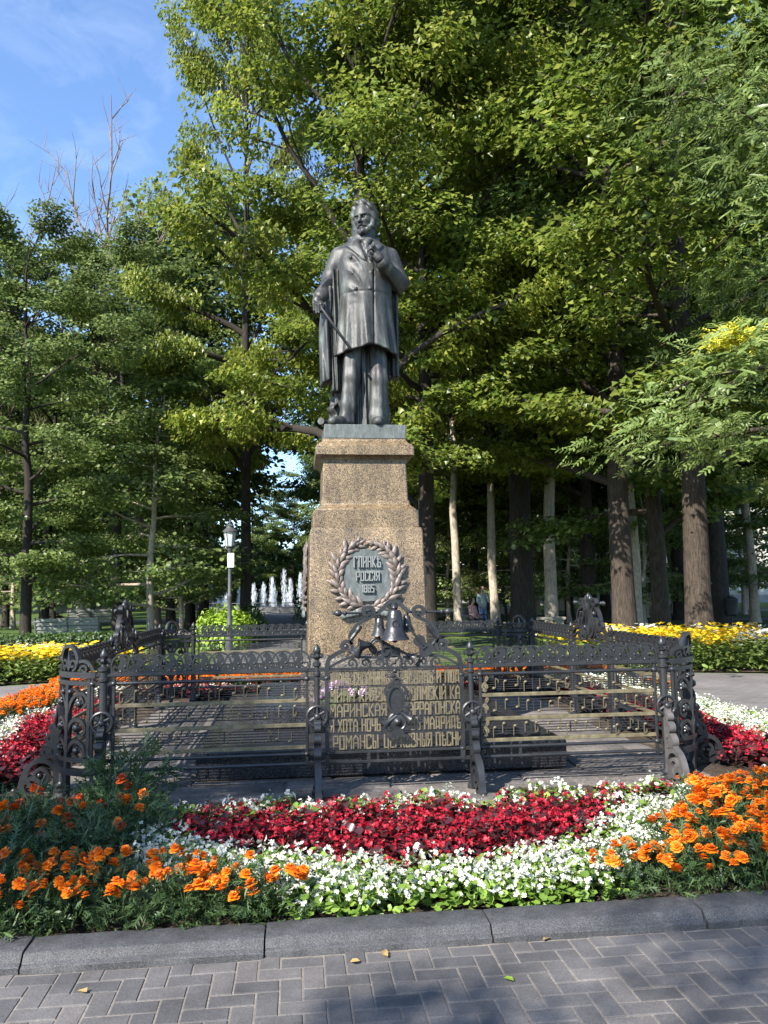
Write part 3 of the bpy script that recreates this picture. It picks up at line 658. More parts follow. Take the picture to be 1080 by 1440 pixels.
    # shoes
    for heel, toe in (((-0.215, -0.09), (-0.375, -0.335)), ((0.165, -0.06), (0.145, -0.36))):
        s = smin(d_caps(X, Y, Z, (*heel, 0.06), (heel[0]*.5+toe[0]*.5, heel[1]*.5+toe[1]*.5, 0.055), 0.075, 0.066), d_caps(X, Y, Z, (heel[0]*.5+toe[0]*.5, heel[1]*.5+toe[1]*.5, 0.055), (*toe, 0.035), 0.066, 0.048), 0.03)
        d = smin(d, smax(s, -Z, 0.008), 0.012)
    # double row of buttons
    for bx, bz in ((-0.135, 2.02), (-0.115, 1.82), (-0.085, 1.63), (0.085, 1.63), (0.095, 1.82), (0.10, 1.96)):
        rr, rn, cc, cn = np.interp(bz, zs, [0.31, 0.295, 0.27, 0.25, 0.245, 0.245, 0.235, 0.21, 0.18, 0.15, 0.12]), np.interp(bz, zs, [0.392, 0.378, 0.35, 0.325, 0.312, 0.325, 0.335, 0.325, 0.28, 0.20, 0.14]), np.interp(bz, zs, [0, 0, -.005, -.015, -.03, -.035, -.02, 0, .015, .02, .02]), 0.05
        yy = cc-rr*math.sqrt(max(0.02, 1-((bx-cn)/rn)**2))-0.006
        d = smin(d, d_ell(X, Y, Z, (bx, yy, bz), (0.021, 0.014, 0.021)), 0.004)
    return d
def finger(X, Y, Z, pts, r0, r1):
    d = None; n = len(pts)-1
    for i in range(n):
        ra, rb = r0+(r1-r0)*i/n, r0+(r1-r0)*(i+1)/n
        c = d_caps(X, Y, Z, pts[i], pts[i+1], ra, rb); d = c if d is None else smin(d, c, 0.006)
    return d
def sdf_hand_a(X, Y, Z):
    """his right hand closed round the stick"""
    d = smin(d_caps(X, Y, Z, (-0.50, -0.075, 1.60), (-0.525, -0.115, 1.53), 0.055, 0.056), d_ell(X, Y, Z, (-0.53, -0.125, 1.49), (0.058, 0.05, 0.065)), 0.02)
    for i, (ox, oz) in enumerate(((-0.045, 0.012), (-0.018, 0.0), (0.010, -0.004), (0.036, 0.004))):
        k = (0.115, 0.13, 0.125, 0.105)[i]
        d = smin(d, finger(X, Y, Z, [(-0.528+ox, -0.16, 1.485+oz), (-0.524+ox, -0.192, 1.45+oz), (-0.52+ox, -0.178, 1.485+oz-k), (-0.515+ox, -0.14, 1.475+oz-k)], 0.0175, 0.014), 0.006)
    d = smin(d, finger(X, Y, Z, [(-0.485, -0.12, 1.51), (-0.462, -0.165, 1.46), (-0.472, -0.19, 1.41)], 0.021, 0.016), 0.01)
    return d
def sdf_hand_b(X, Y, Z):
    """his left hand raised before the chest, thumb and forefinger pinched"""
    w = (0.225, -0.345, 1.905)
    d = smin(d_caps(X, Y, Z, w, (0.185, -0.385, 1.935), 0.052, 0.054), d_ell(X, Y, Z, (0.155, -0.395, 1.965), (0.068, 0.042, 0.062)), 0.02)
    F = [[(0.165, -0.405, 2.02), (0.115, -0.43, 2.075), (0.07, -0.435, 2.065), (0.048, -0.42, 2.04)],
         [(0.135, -0.41, 2.0), (0.085, -0.445, 2.04), (0.048, -0.445, 2.01), (0.05, -0.425, 1.985)],
         [(0.115, -0.41, 1.97), (0.068, -0.44, 1.99), (0.058, -0.43, 1.955), (0.08, -0.41, 1.945)],
         [(0.11, -0.41, 1.94), (0.075, -0.43, 1.945), (0.075, -0.42, 1.915), (0.095, -0.405, 1.91)]]
    for f in F: d = smin(d, finger(X, Y, Z, f, 0.0185, 0.0135), 0.007)
    d = smin(d, finger(X, Y, Z, [(0.185, -0.40, 1.99), (0.15, -0.37, 2.06), (0.085, -0.40, 2.085)], 0.022, 0.015), 0.012)
    return d
def sdf_head(X, Y, Z):
    """head in its own frame, face towards -y, origin at the ear line"""
    d = d_ell(X, Y, Z, (0, 0.015, 0.055), (0.128, 0.158, 0.15))                        # skull
    d = smin(d, d_ell(X, Y, Z, (0, -0.045, -0.055), (0.098, 0.105, 0.145)), 0.04)       # face and jaw
    d = smin(d, d_ell(X, Y, Z, (0, -0.098, 0.035), (0.088, 0.04, 0.026)), 0.022)        # brow
    for s in (-1, 1):
        d = smin(d, d_ell(X, Y, Z, (s*0.06, -0.09, -0.035), (0.036, 0.04, 0.034)), 0.025)   # cheeks
        d = smax(d, -d_ell(X, Y, Z, (s*0.043, -0.150, 0.002), (0.034, 0.038, 0.022)), 0.010)  # eye sockets
        d = smin(d, d_ell(X, Y, Z, (s*0.042, -0.119, 0.003), (0.020, 0.016, 0.011)), 0.003)  # eyeballs
        d = smin(d, d_caps(X, Y, Z, (s*0.012, -0.150, 0.026), (s*0.075, -0.128, 0.036), 0.012, 0.007), 0.006)  # eyebrows
        d = smin(d, d_ell(X, Y, Z, (s*0.126, 0.015, -0.005), (0.016, 0.03, 0.045)), 0.008)   # ears
    d = smin(d, d_caps(X, Y, Z, (0, -0.138, 0.018), (0, -0.178, -0.052), 0.013, 0.02), 0.012)  # nose
    for s in (-1, 1): d = smin(d, d_ell(X, Y, Z, (s*0.019, -0.155, -0.057), (0.015, 0.016, 0.012)), 0.008)
    d = smin(d, d_ell(X, Y, Z, (0, -0.134, -0.122), (0.03, 0.02, 0.011)), 0.006)        # lower lip
    # moustache, beard under the chin, whiskers
    n = 0.5*np.sin(95*X+40*Z)+0.5*np.sin(70*Z-60*X+2)
    for s in (-1, 1):
        d = smin(d, d_caps(X, Y, Z, (s*0.006, -0.150, -0.090), (s*0.058, -0.122, -0.112), 0.016, 0.009)-0.002*n, 0.006)
        w = d_caps(X, Y, Z, (s*0.118, -0.01, 0.03), (s*0.105, -0.055, -0.11), 0.028, 0.032)-0.006*n
        d = smin(d, w, 0.015)
        d = smin(d, d_caps(X, Y, Z, (s*0.10, -0.06, -0.11), (s*0.04, -0.105, -0.175), 0.03, 0.032)-0.006*n, 0.015)
    d = smin(d, d_ell(X, Y, Z, (0, -0.118, -0.172), (0.052, 0.046, 0.045))-0.007*n, 0.015)
    # hair: thick, parted, swept back in waves
    h = d_ell(X, Y, Z, (0, 0.035, 0.09), (0.150, 0.165, 0.145))
    h = np.minimum(h, d_ell(X, Y, Z, (0, 0.075, -0.01), (0.155, 0.13, 0.135)))
    th = np.arctan2(X, Z-0.02)
    h -= 0.006*np.sin(9*th+26*Y+8*Z)+0.004*np.sin(19*th-34*Y)
    cutf = (Y+0.088-0.20*np.clip(Z-0.13, -1, 0)*-1*0.0)                              # hairline
    h = smax(h, -(Y+0.075+0.35*np.clip(0.125-Z, 0, 0.2)*-0.9), 0.012)
    d = smin(d, h, 0.012)
    for c, r in (((-0.03, -0.07, 0.185), (0.055, 0.045, 0.035)), ((0.045, -0.065, 0.18), (0.05, 0.045, 0.04)), ((0.115, -0.045, 0.12), (0.035, 0.05, 0.06)), ((-0.11, -0.045, 0.11), (0.035, 0.045, 0.06)), ((0.14, -0.01, 0.03), (0.035, 0.055, 0.075)), ((-0.14, -0.01, 0.03), (0.033, 0.055, 0.07)), ((0.0, -0.03, 0.215), (0.06, 0.06, 0.03))):
        d = smin(d, d_ell(X, Y, Z, c, r)-0.005*np.sin(60*X+50*Z), 0.03)
    return d
def sdf_cloak(X, Y, Z):
    """cloth hanging behind the legs and over the right arm"""
    rx = interp(Z, [0, 0.5, 1.2, 1.6], [0.33, 0.32, 0.33, 0.28]); x = X+0.015; y = Y-0.14
    th = np.arctan2(y, x)
    d = (np.sqrt((x/rx)**2+(y/0.19)**2)-1)*0.19
    d -= 0.016*np.sin(13*th+1.5*Z)+0.010*np.sin(29*th+2)+0.008*np.sin(9*Z+4*th)
    d = smax(d, Z-1.65, 0.02); d = smax(d, 0.0-Z, 0.01)
    # hanging end below the right hand
    w = interp(Z, [0.5, 1.0, 1.5, 1.75], [0.062, 0.07, 0.075, 0.05])
    c = interp(Z, [0.5, 1.0, 1.5, 1.75], [-0.43, -0.425, -0.415, -0.38])
    q = np.sqrt(((X-c)/w)**2+((Y-0.03)/0.13)**2); e = (q-1)*0.065-0.008*np.sin(70*X+5*Z)-0.006*np.sin(40*Y)
    e = smax(smax(e, Z-1.72, 0.02), 0.56+0.5*(X+0.43)-Z, 0.01)
    w2 = interp(Z, [0.4, 1.6, 1.9], [0.05, 0.07, 0.075]); q = np.sqrt(((X+0.32)/w2)**2+((Y-0.06)/0.14)**2); g = (q-1)*0.05-0.009*np.sin(110*X+4*Z)
    g = smax(smax(g, Z-1.95, 0.02), 0.46-Z, 0.01)
    # the long fall at the other side, behind the coat
    w3 = interp(Z, [0.6, 1.7], [0.05, 0.045]); q = np.sqrt(((X-0.415)/w3)**2+((Y-0.13)/0.12)**2); r = (q-1)*0.045-0.007*np.sin(90*X)
    r = smax(smax(r, Z-1.95, 0.02), 0.66-Z, 0.01)
    return np.minimum(smin(np.minimum(d, r), g, 0.012), e)

STZ = 3.48
statue = thing('bronze_statue', 'dark weathered bronze statue of a man in a long frock coat holding a stick', 'statue', (-0.01, -0.10, STZ))
def bronze_part(name, sdf, lo, hi, h, M=None, mat='bronze'):
    V, Q = sculpt(sdf, lo, hi, h)
    if M is not None: V = V @ np.array(M.to_3x3()).T+np.array(M.translation)
    return link(name, np_mesh(name, V, Q, MAT[mat], smooth=True), statue)
bronze_part('figure', sdf_body, (-0.72, -0.52, -0.02), (0.72, 0.42, 2.6), 0.0105)
bronze_part('cloak', sdf_cloak, (-0.56, -0.14, -0.02), (0.52, 0.42, 2.0), 0.0115)
bronze_part('hand', sdf_hand_a, (-0.62, -0.27, 1.30), (-0.40, 0.0, 1.72), 0.006)
bronze_part('hand', sdf_hand_b, (-0.02, -0.52, 1.82), (0.32, -0.26, 2.16), 0.006)
HM = Matrix.Translation((0.05, -0.055, 2.565)) @ Matrix.Rotation(R(-30), 4, 'Z') @ Matrix.Rotation(R(9), 4, 'X') @ Matrix.Rotation(R(-3), 4, 'Y') @ Matrix.Diagonal((0.98, 1.0, 0.98, 1))
bronze_part('head', sdf_head, (-0.22, -0.24, -0.26), (0.22, 0.24, 0.29), 0.0062, HM)
b = MB(); b.tube([(-0.575, -0.13, 1.60), (-0.50, -0.175, 1.44), (-0.155, -0.36, 0.87)], [0.017, 0.016, 0.0145], 10)
part('walking_stick', b, MAT['bronze'], statue, True)
b = MB(); b.box((0, 0, -0.083), (0.93, 0.92, 0.165), b=0.008); part('plinth', b, MAT['bronze_green'], statue, loc=(0.0, 0.10, 0))
b = MB()                                                     # rolled sheets of music and a lyre-like scroll at his heel
b.tube([(-0.50, -0.30, 0.045), (-0.40, -0.02, 0.05)], 0.04, 12); part('rolled_sheet', b, MAT['bronze'], statue)
for i, (x, y, rz) in enumerate(((-0.335, 0.0, 0.2), (-0.36, -0.03, 0.5), (-0.31, 0.05, -0.2))):
    b = MB(); pts = spline([(0, 0, 0.03), (-0.035, 0, 0.09), (0.03, 0, 0.17), (-0.02, 0, 0.25), (0.035, 0, 0.31)], 6)
    b.sweep(pts, [(-0.006, -0.07), (0.006, -0.07), (0.006, 0.07), (-0.006, 0.07)], up=(0, 1, 0))
    part('music_sheet', b, MAT['bronze'], statue, True, loc=(x, y, 0), rz=rz)

# ------------------------------------------------------------------ cast-iron fence with music staves
FP_, FQ, FG = 2.29, 2.70, 0.63          # corner posts, fence line, gate posts
PW = 0.08                               # half distance between the uprights of a post
Z_CREST, Z_R2, Z_R3, Z_R4 = 0.977, 0.909, 0.320, 0.244
SWK = 1.5
def spiral(cx, cz, r0, r1, a0, a1, n=22): return arc(cx, cz, r0, a0, a1, n, r1)
def turn_out(m): return m.mapped(lambda x, y, z: (y, -x, z))   # x-z profile -> plane pointing out of the fence

# shared pieces
def brace_mesh():
    m = MB(); d, w = 0.036, 0.022
    m.strip([(0.018, 0.60), (0.018, 0.02)], 0.03, 0.034)
    m.strip(spiral(0.150, 0.145, 0.135, 0.028, 165, -400, 34), w, d, taper=(1.1, 0.7))
    m.strip(spiral(0.215, 0.05, 0.085, 0.02, 150, -260, 20), w, d*0.96, taper=(1, .7))
    m.strip(spiral(0.085, 0.325, 0.075, 0.018, 230, -220, 24), w, d*1.03, taper=(1, .7))
    m.strip(spiral(0.065, 0.435, 0.05, 0.014, 230, -220, 20), w*0.9, d, taper=(1, .7))
    m.strip(spiral(0.05, 0.52, 0.036, 0.012, 230, -200, 18), w*0.8, d*0.97, taper=(1, .7))
    m.strip(spline([(0.02, 0.58), (0.045, 0.5), (0.06, 0.40), (0.11, 0.30), (0.22, 0.235), (0.275, 0.15), (0.30, 0.05), (0.335, 0.012)], 5), w*1.1, d*0.93)
    m.ball((0.15, 0, 0.145), 0.026, 8, 6); m.ball((0.345, 0, 0.028), 0.028, 8, 6)
    return turn_out(m)
BRACE = mesh_of('brace', brace_mesh(), MAT['iron']); BRACE_W = mesh_of('brace', brace_mesh(), MAT['iron_worn'])
def column_mesh(r):
    m = MB(); m.lathe([(r*2.1, 0), (r*2.1, 0.03), (r*1.5, 0.045), (r*1.7, 0.055), (r*1.7, 0.068), (r*1.15, 0.085), (r, 0.1), (r, 0.92), (r*1.35, 0.93), (r*1.35, 0.95), (r, 0.96), (r, 1.0), (r*1.5, 1.01), (r*1.5, 1.03), (r*0.8, 1.04), (r*0.7, 1.06)], 12); return m
COLUMN = mesh_of('column', column_mesh(0.031), MAT['iron']); COLUMN_THIN = mesh_of('column', column_mesh(0.022), MAT['iron'])
m = MB(); m.lathe([(0.012, 0), (0.030, 0.012), (0.036, 0.022), (0.016, 0.032), (0.018, 0.04), (0.030, 0.062), (0.032, 0.075), (0.022, 0.10), (0.008, 0.122), (0.0, 0.13)], 12)
for k in range(4):
    a = k*math.pi/2; m.strip(spiral(0.036, 0.03, 0.02, 0.008, 180, -160, 10), 0.009, 0.014, M=Matrix.Rotation(a, 4, 'Z'))
FINIAL = mesh_of('finial', m, MAT['iron'])
m = MB(); m.tube([(0.078*math.cos(2*math.pi*k/28), 0, 0.078*math.sin(2*math.pi*k/28)) for k in range(28)], 0.014, 8, closed=True)
for k in range(6):
    a = 2*math.pi*(k+0.5)/6; m.tube([(0.016*math.cos(a), 0, 0.016*math.sin(a)), (0.076*math.cos(a), 0, 0.076*math.sin(a))], [0.014, 0.009], 6)
WHEEL = mesh_of('wheel', m, MAT['iron'])
m = MB(); m.ball((0, -0.01, 0), (0.028, 0.026, 0.028), 10, 8); HUB = mesh_of('hub', m, MAT['iron'])
m = MB(); m.box((0, 0, 0.59), (0.024, 0.028, 0.76), b=0.004)
m.ball((0, 0, Z_R2), (0.027, 0.027, 0.022), 8, 6); m.ball((0, 0, Z_R3), (0.027, 0.027, 0.022), 8, 6)
UPRIGHT = mesh_of('upright', m, MAT['iron'])
m = MB(); m.box((0, 0, 0), (2*PW, 0.03, 0.03), b=0.004); TIE = mesh_of('tie_bar', m, MAT['iron'])
m = MB(); m.box((0, 0.004, 0), (2*PW-0.02, 0.012, 0.05), b=0.003); TIEP = mesh_of('tie_plate', m, MAT['iron'])
def fence_post(x, y, rz, label, thin=False, worn=False):
    t = thing('fence_post', label, 'fence post', (x, y, 0), rz, 'iron fence posts')
    link('column', COLUMN_THIN if thin else COLUMN, t); link('finial', FINIAL, t, loc=(0, 0, 1.055))
    w = link('wheel', WHEEL, t, loc=(0, -0.034, 0.614)); link('hub', HUB, w, loc=(0, -0.006, 0))
    for s in (-1, 1): link('upright', UPRIGHT, t, loc=(s*PW, 0, 0))
    [link('tie_bar', TIE, t, loc=(0, 0, z)) for z in (Z_CREST, Z_R2, Z_R3, Z_R4)]; link('tie_plate', TIEP, t, loc=(0, 0, 0.50)); link('brace', BRACE_W if worn else BRACE, t, loc=(0, -0.022, 0))
    return t

# crest motif: interlaced arch round a curled bird-like leaf
def crest_mesh():
    m = MB()
    A = [(0.088*math.cos(R(a)), 0.028+0.112*max(0, math.sin(R(a)))**0.72) for a in range(0, 181, 12)]
    m.strip([(0.075, -0.004)]+A+[(-0.075, -0.004)], 0.0095, 0.012)
    m.strip(spiral(0.052, 0.034, 0.030, 0.011, 200, 520, 14), 0.0075, 0.010, 0.003)
    m.strip(spiral(-0.052, 0.034, 0.030, 0.011, -20, -340, 14), 0.0075, 0.010, -0.003)
    body = spline([(-0.004, 0.0), (0.022, 0.018), (0.010, 0.040), (0.026, 0.066), (0.020, 0.098), (0.0, 0.118), (-0.024, 0.108), (-0.028, 0.090), (-0.012, 0.084), (-0.018, 0.062), (-0.030, 0.040), (-0.020, 0.014)], 4)[:-1]
    body = [(x*1.3, z*1.12) for x, z in body]
    m.prism(body, -0.007, 0.007)
    m.ball((-0.012, 0, 0.010), 0.017, 8, 6); m.ball((0.022, 0, 0.050), 0.014, 8, 6)
    m.box((0.06, 0, -0.012), (0.014, 0.034, 0.035), b=0.003)
    return m
CREST = mesh_of('crest_motif', crest_mesh(), MAT['iron'])
CREST_F = CREST
# notes
def note_mesh(up, flag):
    m = MB(); m.ball((0, -0.012, 0), (0.0155, 0.010, 0.0115), 8, 6, M=Matrix.Rotation(-0.35, 4, 'Y'))
    s = 1 if up else -1; h = 0.078
    m.box((s*0.0135, -0.012, s*h/2), (0.006, 0.009, h))
    if flag: m.strip(spline([(s*0.0135, s*h), (s*0.0135+0.02, s*(h-0.012)), (s*0.0135+0.022, s*(h-0.036))], 4), 0.007, 0.009, -0.012, taper=(1.2, .5))
    return m
NOTES = [mesh_of('note', note_mesh(u, f), MAT['brass_dull']) for u in (0, 1) for f in (0, 1)]
m = MB(); m.strip(spline([(0.004, -0.052), (-0.016, -0.046), (-0.006, -0.034), (0.006, -0.05), (0.002, 0.0), (0.006, 0.05), (0.018, 0.066), (0.022, 0.05), (0.0, 0.022), (-0.024, 0.0), (-0.022, -0.02), (0.0, -0.03), (0.02, -0.018), (0.014, 0.0), (-0.004, 0.002), (-0.01, -0.012)], 4), 0.0075, 0.010, -0.013)
CLEF = mesh_of('treble_clef', m, MAT['brass'])
STAVES = [(0.857, 0.783), (0.697, 0.600), (0.508, 0.423)]
PL = FP_-FG-2*PW                         # clear length of a music panel
m = MB(); m.box((0, 0, 0), (PL+0.02, 0.042, 0.033), b=0.005); RAIL_C = mesh_of('crest_rail', m, MAT['iron'])
m = MB(); m.tube([(-PL/2-0.01, 0, 0), (PL/2+0.01, 0, 0)], 0.0135, 8); RAIL_R = mesh_of('rail', m, MAT['iron'])
m = MB(); m.box((0, 0, 0), (PL+0.01, 0.022, 0.030), b=0.003); BAR = mesh_of('brass_bar', m, MAT['brass'])
m = MB(); m.tube([(-PL/2-0.005, 0, 0), (PL/2+0.005, 0, 0)], 0.0042, 6); SLINE = mesh_of('staff_line', m, MAT['iron'])
m = MB(); m.box((0, 0.002, 0), (0.008, 0.012, 0.092)); MBAR = mesh_of('measure_bar', m, MAT['iron'])
def music_panel(x, y, rz, label, seed, clef):
    rng = random.Random(seed)
    t = thing('music_fence_panel', label, 'fence panel', (x, y, 0), rz, 'music staff fence panels')
    link('crest_rail', RAIL_C, t, loc=(0, 0, Z_CREST))
    for z in (Z_R2, Z_R3, Z_R4): link('rail', RAIL_R, t, loc=(0, 0, z))
    for z in (0.737, 0.546, 0.374): link('brass_bar', BAR, t, loc=(0, 0, z))
    n = 12; sp = PL/n
    for i in range(n): link('crest_motif', CREST, t, loc=(-PL/2+(i+0.5)*sp, 0, Z_CREST+0.012), M=None)
    for k, (za, zb) in enumerate(STAVES):
        for i in range(5): link('staff_line', SLINE, t, loc=(0, 0, zb+(za-zb)*i/4))
        x0 = -PL/2+0.03
        if clef: link('treble_clef', CLEF, t, loc=(x0+0.005, 0, (za+zb)/2)); x0 += 0.05
        n = rng.choice((14, 15, 16)); xx = x0+0.03
        for i in range(n):
            if i and i % 4 == 0: link('measure_bar', MBAR, t, loc=(xx-0.045, 0, (za+zb)/2))
            zz = zb+(za-zb)*rng.choice((0, .125, .25, .375, .5, .625, .75, .875, 1)); up = zz < (za+zb)/2
            link('note', NOTES[(2 if up else 0)+(rng.random() < 0.3)], t, loc=(xx, 0, zz))
            xx += (PL-0.09-(x0+PL/2-0.03))/n*rng.uniform(0.8, 1.2)
            if xx > PL/2-0.04: break
    return t

# corner panel, bent round a quarter circle
CR = FQ-FP_
def corner_panel(cx, cy, rz, label):
    H = CR*math.pi/4-0.075
    def bend(m): return m.mapped(lambda x, y, z: ((CR-y)*math.sin(x/CR), -(CR-y)*math.cos(x/CR), z))
    t = thing('corner_fence_panel', label, 'fence panel', (cx, cy, 0), rz, 'curved corner fence panels')
    def run(z): return [(-H-0.02+(2*H+0.04)*i/16, z) for i in range(17)]
    for nm, z, w, d in (('band', Z_CREST, 0.030, 0.034), ('band', 0.914, 0.022, 0.026), ('band', 0.325, 0.022, 0.026), ('band', 0.235, 0.034, 0.03)):
        m = MB(); m.strip(run(z), w, d); part(nm, bend(m), MAT['iron'], t)
    m = MB(); m.strip([(0, 0.0), (0, 0.05), (0, 0.9)], 0.026, 0.026); m.box((0, 0, 0.02), (0.05, 0.05, 0.04), b=0.006); m.box((0, 0, 0.49), (0.05, 0.035, 0.03), b=0.005); part('stalk', bend(m), MAT['iron'], t)
    # domed crest
    m = MB(); m.strip(arc(0, 1.095, 0.105, -18, 198, 20), 0.018, 0.024)
    for s in (-1, 1):
        m.strip([(s*x, z) for x, z in arc(0.155, 1.0, 0.085, 10, 115, 12)], 0.016, 0.022, 0.002)
        m.strip([(s*x, z) for x, z in spiral(0.052, 1.055, 0.046, 0.012, -90, 330, 18)], 0.012, 0.018)
        m.strip([(s*x, z) for x, z in spiral(0.165, 1.02, 0.036, 0.010, 200, -200, 16)], 0.011, 0.018)
    m.prism(spline([(0, 1.0), (0.03, 1.05), (0.012, 1.10), (0, 1.165), (-0.012, 1.10), (-0.03, 1.05), (0, 1.0)], 4)[:-1], -0.012, 0.012)
    part('domed_crest', bend(m), MAT['iron'], t)
    for s in (-1, 1):
        V = MB(); f = lambda P: [(s*x, z) for x, z in P]
        V.strip(f(spline([(0.0, 0.34), (0.03, 0.42), (0.10, 0.47), (0.17, 0.43), (0.18, 0.36), (0.13, 0.335), (0.095, 0.37), (0.115, 0.405)], 5)), 0.018, 0.02, taper=(1.2, .6))
        V.strip(f(spline([(0.0, 0.47), (0.02, 0.56), (0.08, 0.63), (0.155, 0.62), (0.185, 0.56), (0.15, 0.51), (0.105, 0.53), (0.11, 0.57)], 5)), 0.018, 0.021, taper=(1.2, .6))
        V.strip(f(spline([(0.0, 0.58), (0.015, 0.70), (0.07, 0.80), (0.15, 0.835), (0.2, 0.79), (0.175, 0.735), (0.135, 0.755)], 5)), 0.017, 0.019, taper=(1.2, .6))
        V.strip(f(arc(0.0, 0.72, 0.17, 0, 62, 10)), 0.014, 0.018, 0.002)
        part('vine_scroll', bend(V), MAT['iron'], t)
        for x, z, r in ((0.115, 0.40, 0.026), (0.11, 0.572, 0.030), (0.135, 0.757, 0.028), (0.045, 0.845, 0.022)):
            B = MB(); B.ball((s*x, -0.018, z), (r, 0.022, r), 9, 6)
            for k in range(5):
                a = 2*math.pi*k/5; B.ball((s*x+r*0.85*math.cos(a), -0.010, z+r*0.85*math.sin(a)), (r*0.5, 0.012, r*0.5), 6, 4)
            part('flower', bend(B), MAT['iron'], t)
    for s in (-1, 1):
        m = MB(); m.strip([(s*H*0.86, 0.235), (s*H*0.86, 0.5), (s*H*0.86, 0.977)], 0.016, 0.02); part('upright', bend(m), MAT['iron'], t)
    return t

# centre panels
CW = FG-PW                                # half clear width
def pediment(t, bells):
    def P(nm, m, mat='iron', par=t, smooth=35): return part(nm, m, MAT[mat], par, smooth)
    m = MB(); m.strip([(-CW, 0.24), (-CW, 0.6), (-CW, 0.98)]+spline([(-CW, 0.98), (-CW+0.02, 1.06), (-0.44, 1.115), (-0.40, 1.12)], 5)[1:], 0.022, 0.026); P('frame_side', m)
    m = MB(); m.strip([(CW, 0.24), (CW, 0.6), (CW, 0.98)]+spline([(CW, 0.98), (CW-0.02, 1.06), (0.44, 1.115), (0.40, 1.12)], 5)[1:], 0.022, 0.026); P('frame_side', m)
    for z, h in ((Z_CREST, 0.02), (Z_R3, 0.02), (Z_R4, 0.02)):
        m = MB(); m.box((0, 0, z), (2*CW-0.015, 0.024, h), b=0.003); P('rail', m)
    for s in (-1, 1):
        f = lambda q: [(s*x, z) for x, z in q]
        m = MB(); m.strip(f(spiral(0.395, 1.155, 0.058, 0.014, 250, -200, 24)), 0.018, 0.03); m.ball((s*0.395, -0.005, 1.155), (0.024, 0.024, 0.024), 10, 6); P('lower_scroll', m)
        m = MB(); m.strip(f(spline([(0.345, 1.175), (0.36, 1.24), (0.31, 1.32), (0.25, 1.36), (0.175, 1.40), (0.165, 1.445), (0.205, 1.47), (0.245, 1.45), (0.24, 1.41), (0.205, 1.405), (0.20, 1.43)], 5)), 0.019, 0.03); P('upper_scroll', m)
        m = MB(); m.tube(spline([(s*0.365, -0.01, 1.20), (s*0.31, -0.014, 1.27), (s*0.275, -0.014, 1.325)], 5), [0.012]+[0.017]*5+[0.022]*3+[0.024, 0.012], 8); P('bud', m)
        m = MB(); m.tube([(s*0.13, 0, 1.425), (s*0.44, 0, 1.425)], 0.010, 8); m.ball((s*0.40, 0, 1.425), (0.018, 0.022, 0.022), 10, 6); m.ball((s*0.455, 0, 1.425), (0.032, 0.026, 0.028), 10, 6); m.ball((s*0.49, 0, 1.425), (0.014, 0.011, 0.011), 8, 6); P('cross_arm', m)
        m = MB()
        for i, (x, r) in enumerate(((0.13, 0.030), (0.24, 0.032), (0.35, 0.034))):
            m.strip(f(spiral(x, 1.02, r, 0.008, 180, -230, 18)), 0.009, 0.014); m.strip(f(spline([(x-0.05, 1.0), (x-0.03, 1.045), (x, 1.055)], 4)), 0.009, 0.013, 0.001)
            m.box((s*(x-0.04), 0, 1.0), (0.014, 0.03, 0.026))
        m.strip(f(spline([(0.07, 1.06), (0.2, 1.065), (0.34, 1.07), (0.44, 1.04), (0.53, 0.99)], 5)), 0.013, 0.018); P('scroll_band', m)
    if bells:
        m = MB(); m.strip(arc(0, 1.02, 0.062, 0, 360, 28), 0.014, 0.022); m.strip([(-0.04, 0.985), (0.04, 1.055)], 0.008, 0.012); m.ball((0, -0.012, 1.02), 0.016, 8, 6); P('ring_medallion', m)
        m = MB(); m.strip(spline([(-0.13, 1.425), (-0.085, 1.46), (-0.05, 1.50), (0, 1.52), (0.05, 1.50), (0.085, 1.46), (0.13, 1.425)], 5), 0.02, 0.03); m.box((0, 0, 1.495), (0.05, 0.05, 0.06), b=0.012); P('hanger', m)
        def bell(x, y, zt, k):
            m = MB(); pr = [(0.0, 0.0), (0.036, -0.004), (0.048, -0.022), (0.052, -0.05), (0.055, -0.055), (0.055, -0.064), (0.056, -0.07), (0.062, -0.12), (0.070, -0.15), (0.074, -0.155), (0.082, -0.178), (0.1, -0.2), (0.104, -0.212), (0.096, -0.214), (0.07, -0.18), (0.0, -0.17)]
            m.lathe([(r*k, z*k) for r, z in pr], 24, (x, y, zt)); m.ball((x, y, zt-0.215*k), 0.02*k, 8, 6)
            m.tube([(x+0.022*k*math.cos(2*math.pi*i/12), y-0.059*k, zt-0.1*k+0.022*k*math.sin(2*math.pi*i/12)) for i in range(12)], 0.005*k, 6, closed=True)
            m.lathe([(0.018*k, 0), (0.026*k, 0.015*k), (0.018*k, 0.035*k), (0.0, 0.045*k)], 10, (x, y, zt-0.004)); P('bell', m, smooth=40)
        bell(0.0, -0.05, 1.45, 1.15); bell(-0.118, 0.02, 1.385, 0.70); bell(0.112, 0.03, 1.40, 0.62)
        # french horn
        m = MB(); m.tube(spline([(-0.33, -0.035, 1.09), (-0.27, -0.03, 1.15), (-0.21, -0.02, 1.175), (-0.155, -0.01, 1.13), (-0.145, 0, 1.07)], 6), [0.058+0.0*i if i == 0 else max(0.012, 0.055*math.exp(-i*0.11)) for i in range(25)], 14, M=None)
        m.tube([(-0.14+0.062*math.cos(2*math.pi*i/22), 0.0, 1.155+0.062*math.sin(2*math.pi*i/22)) for i in range(22)], 0.011, 7, closed=True)
        m.tube([(-0.14+0.042*math.cos(2*math.pi*i/22), -0.012, 1.155+0.042*math.sin(2*math.pi*i/22)) for i in range(22)], 0.009, 7, closed=True)
        P('horn', m, smooth=True)
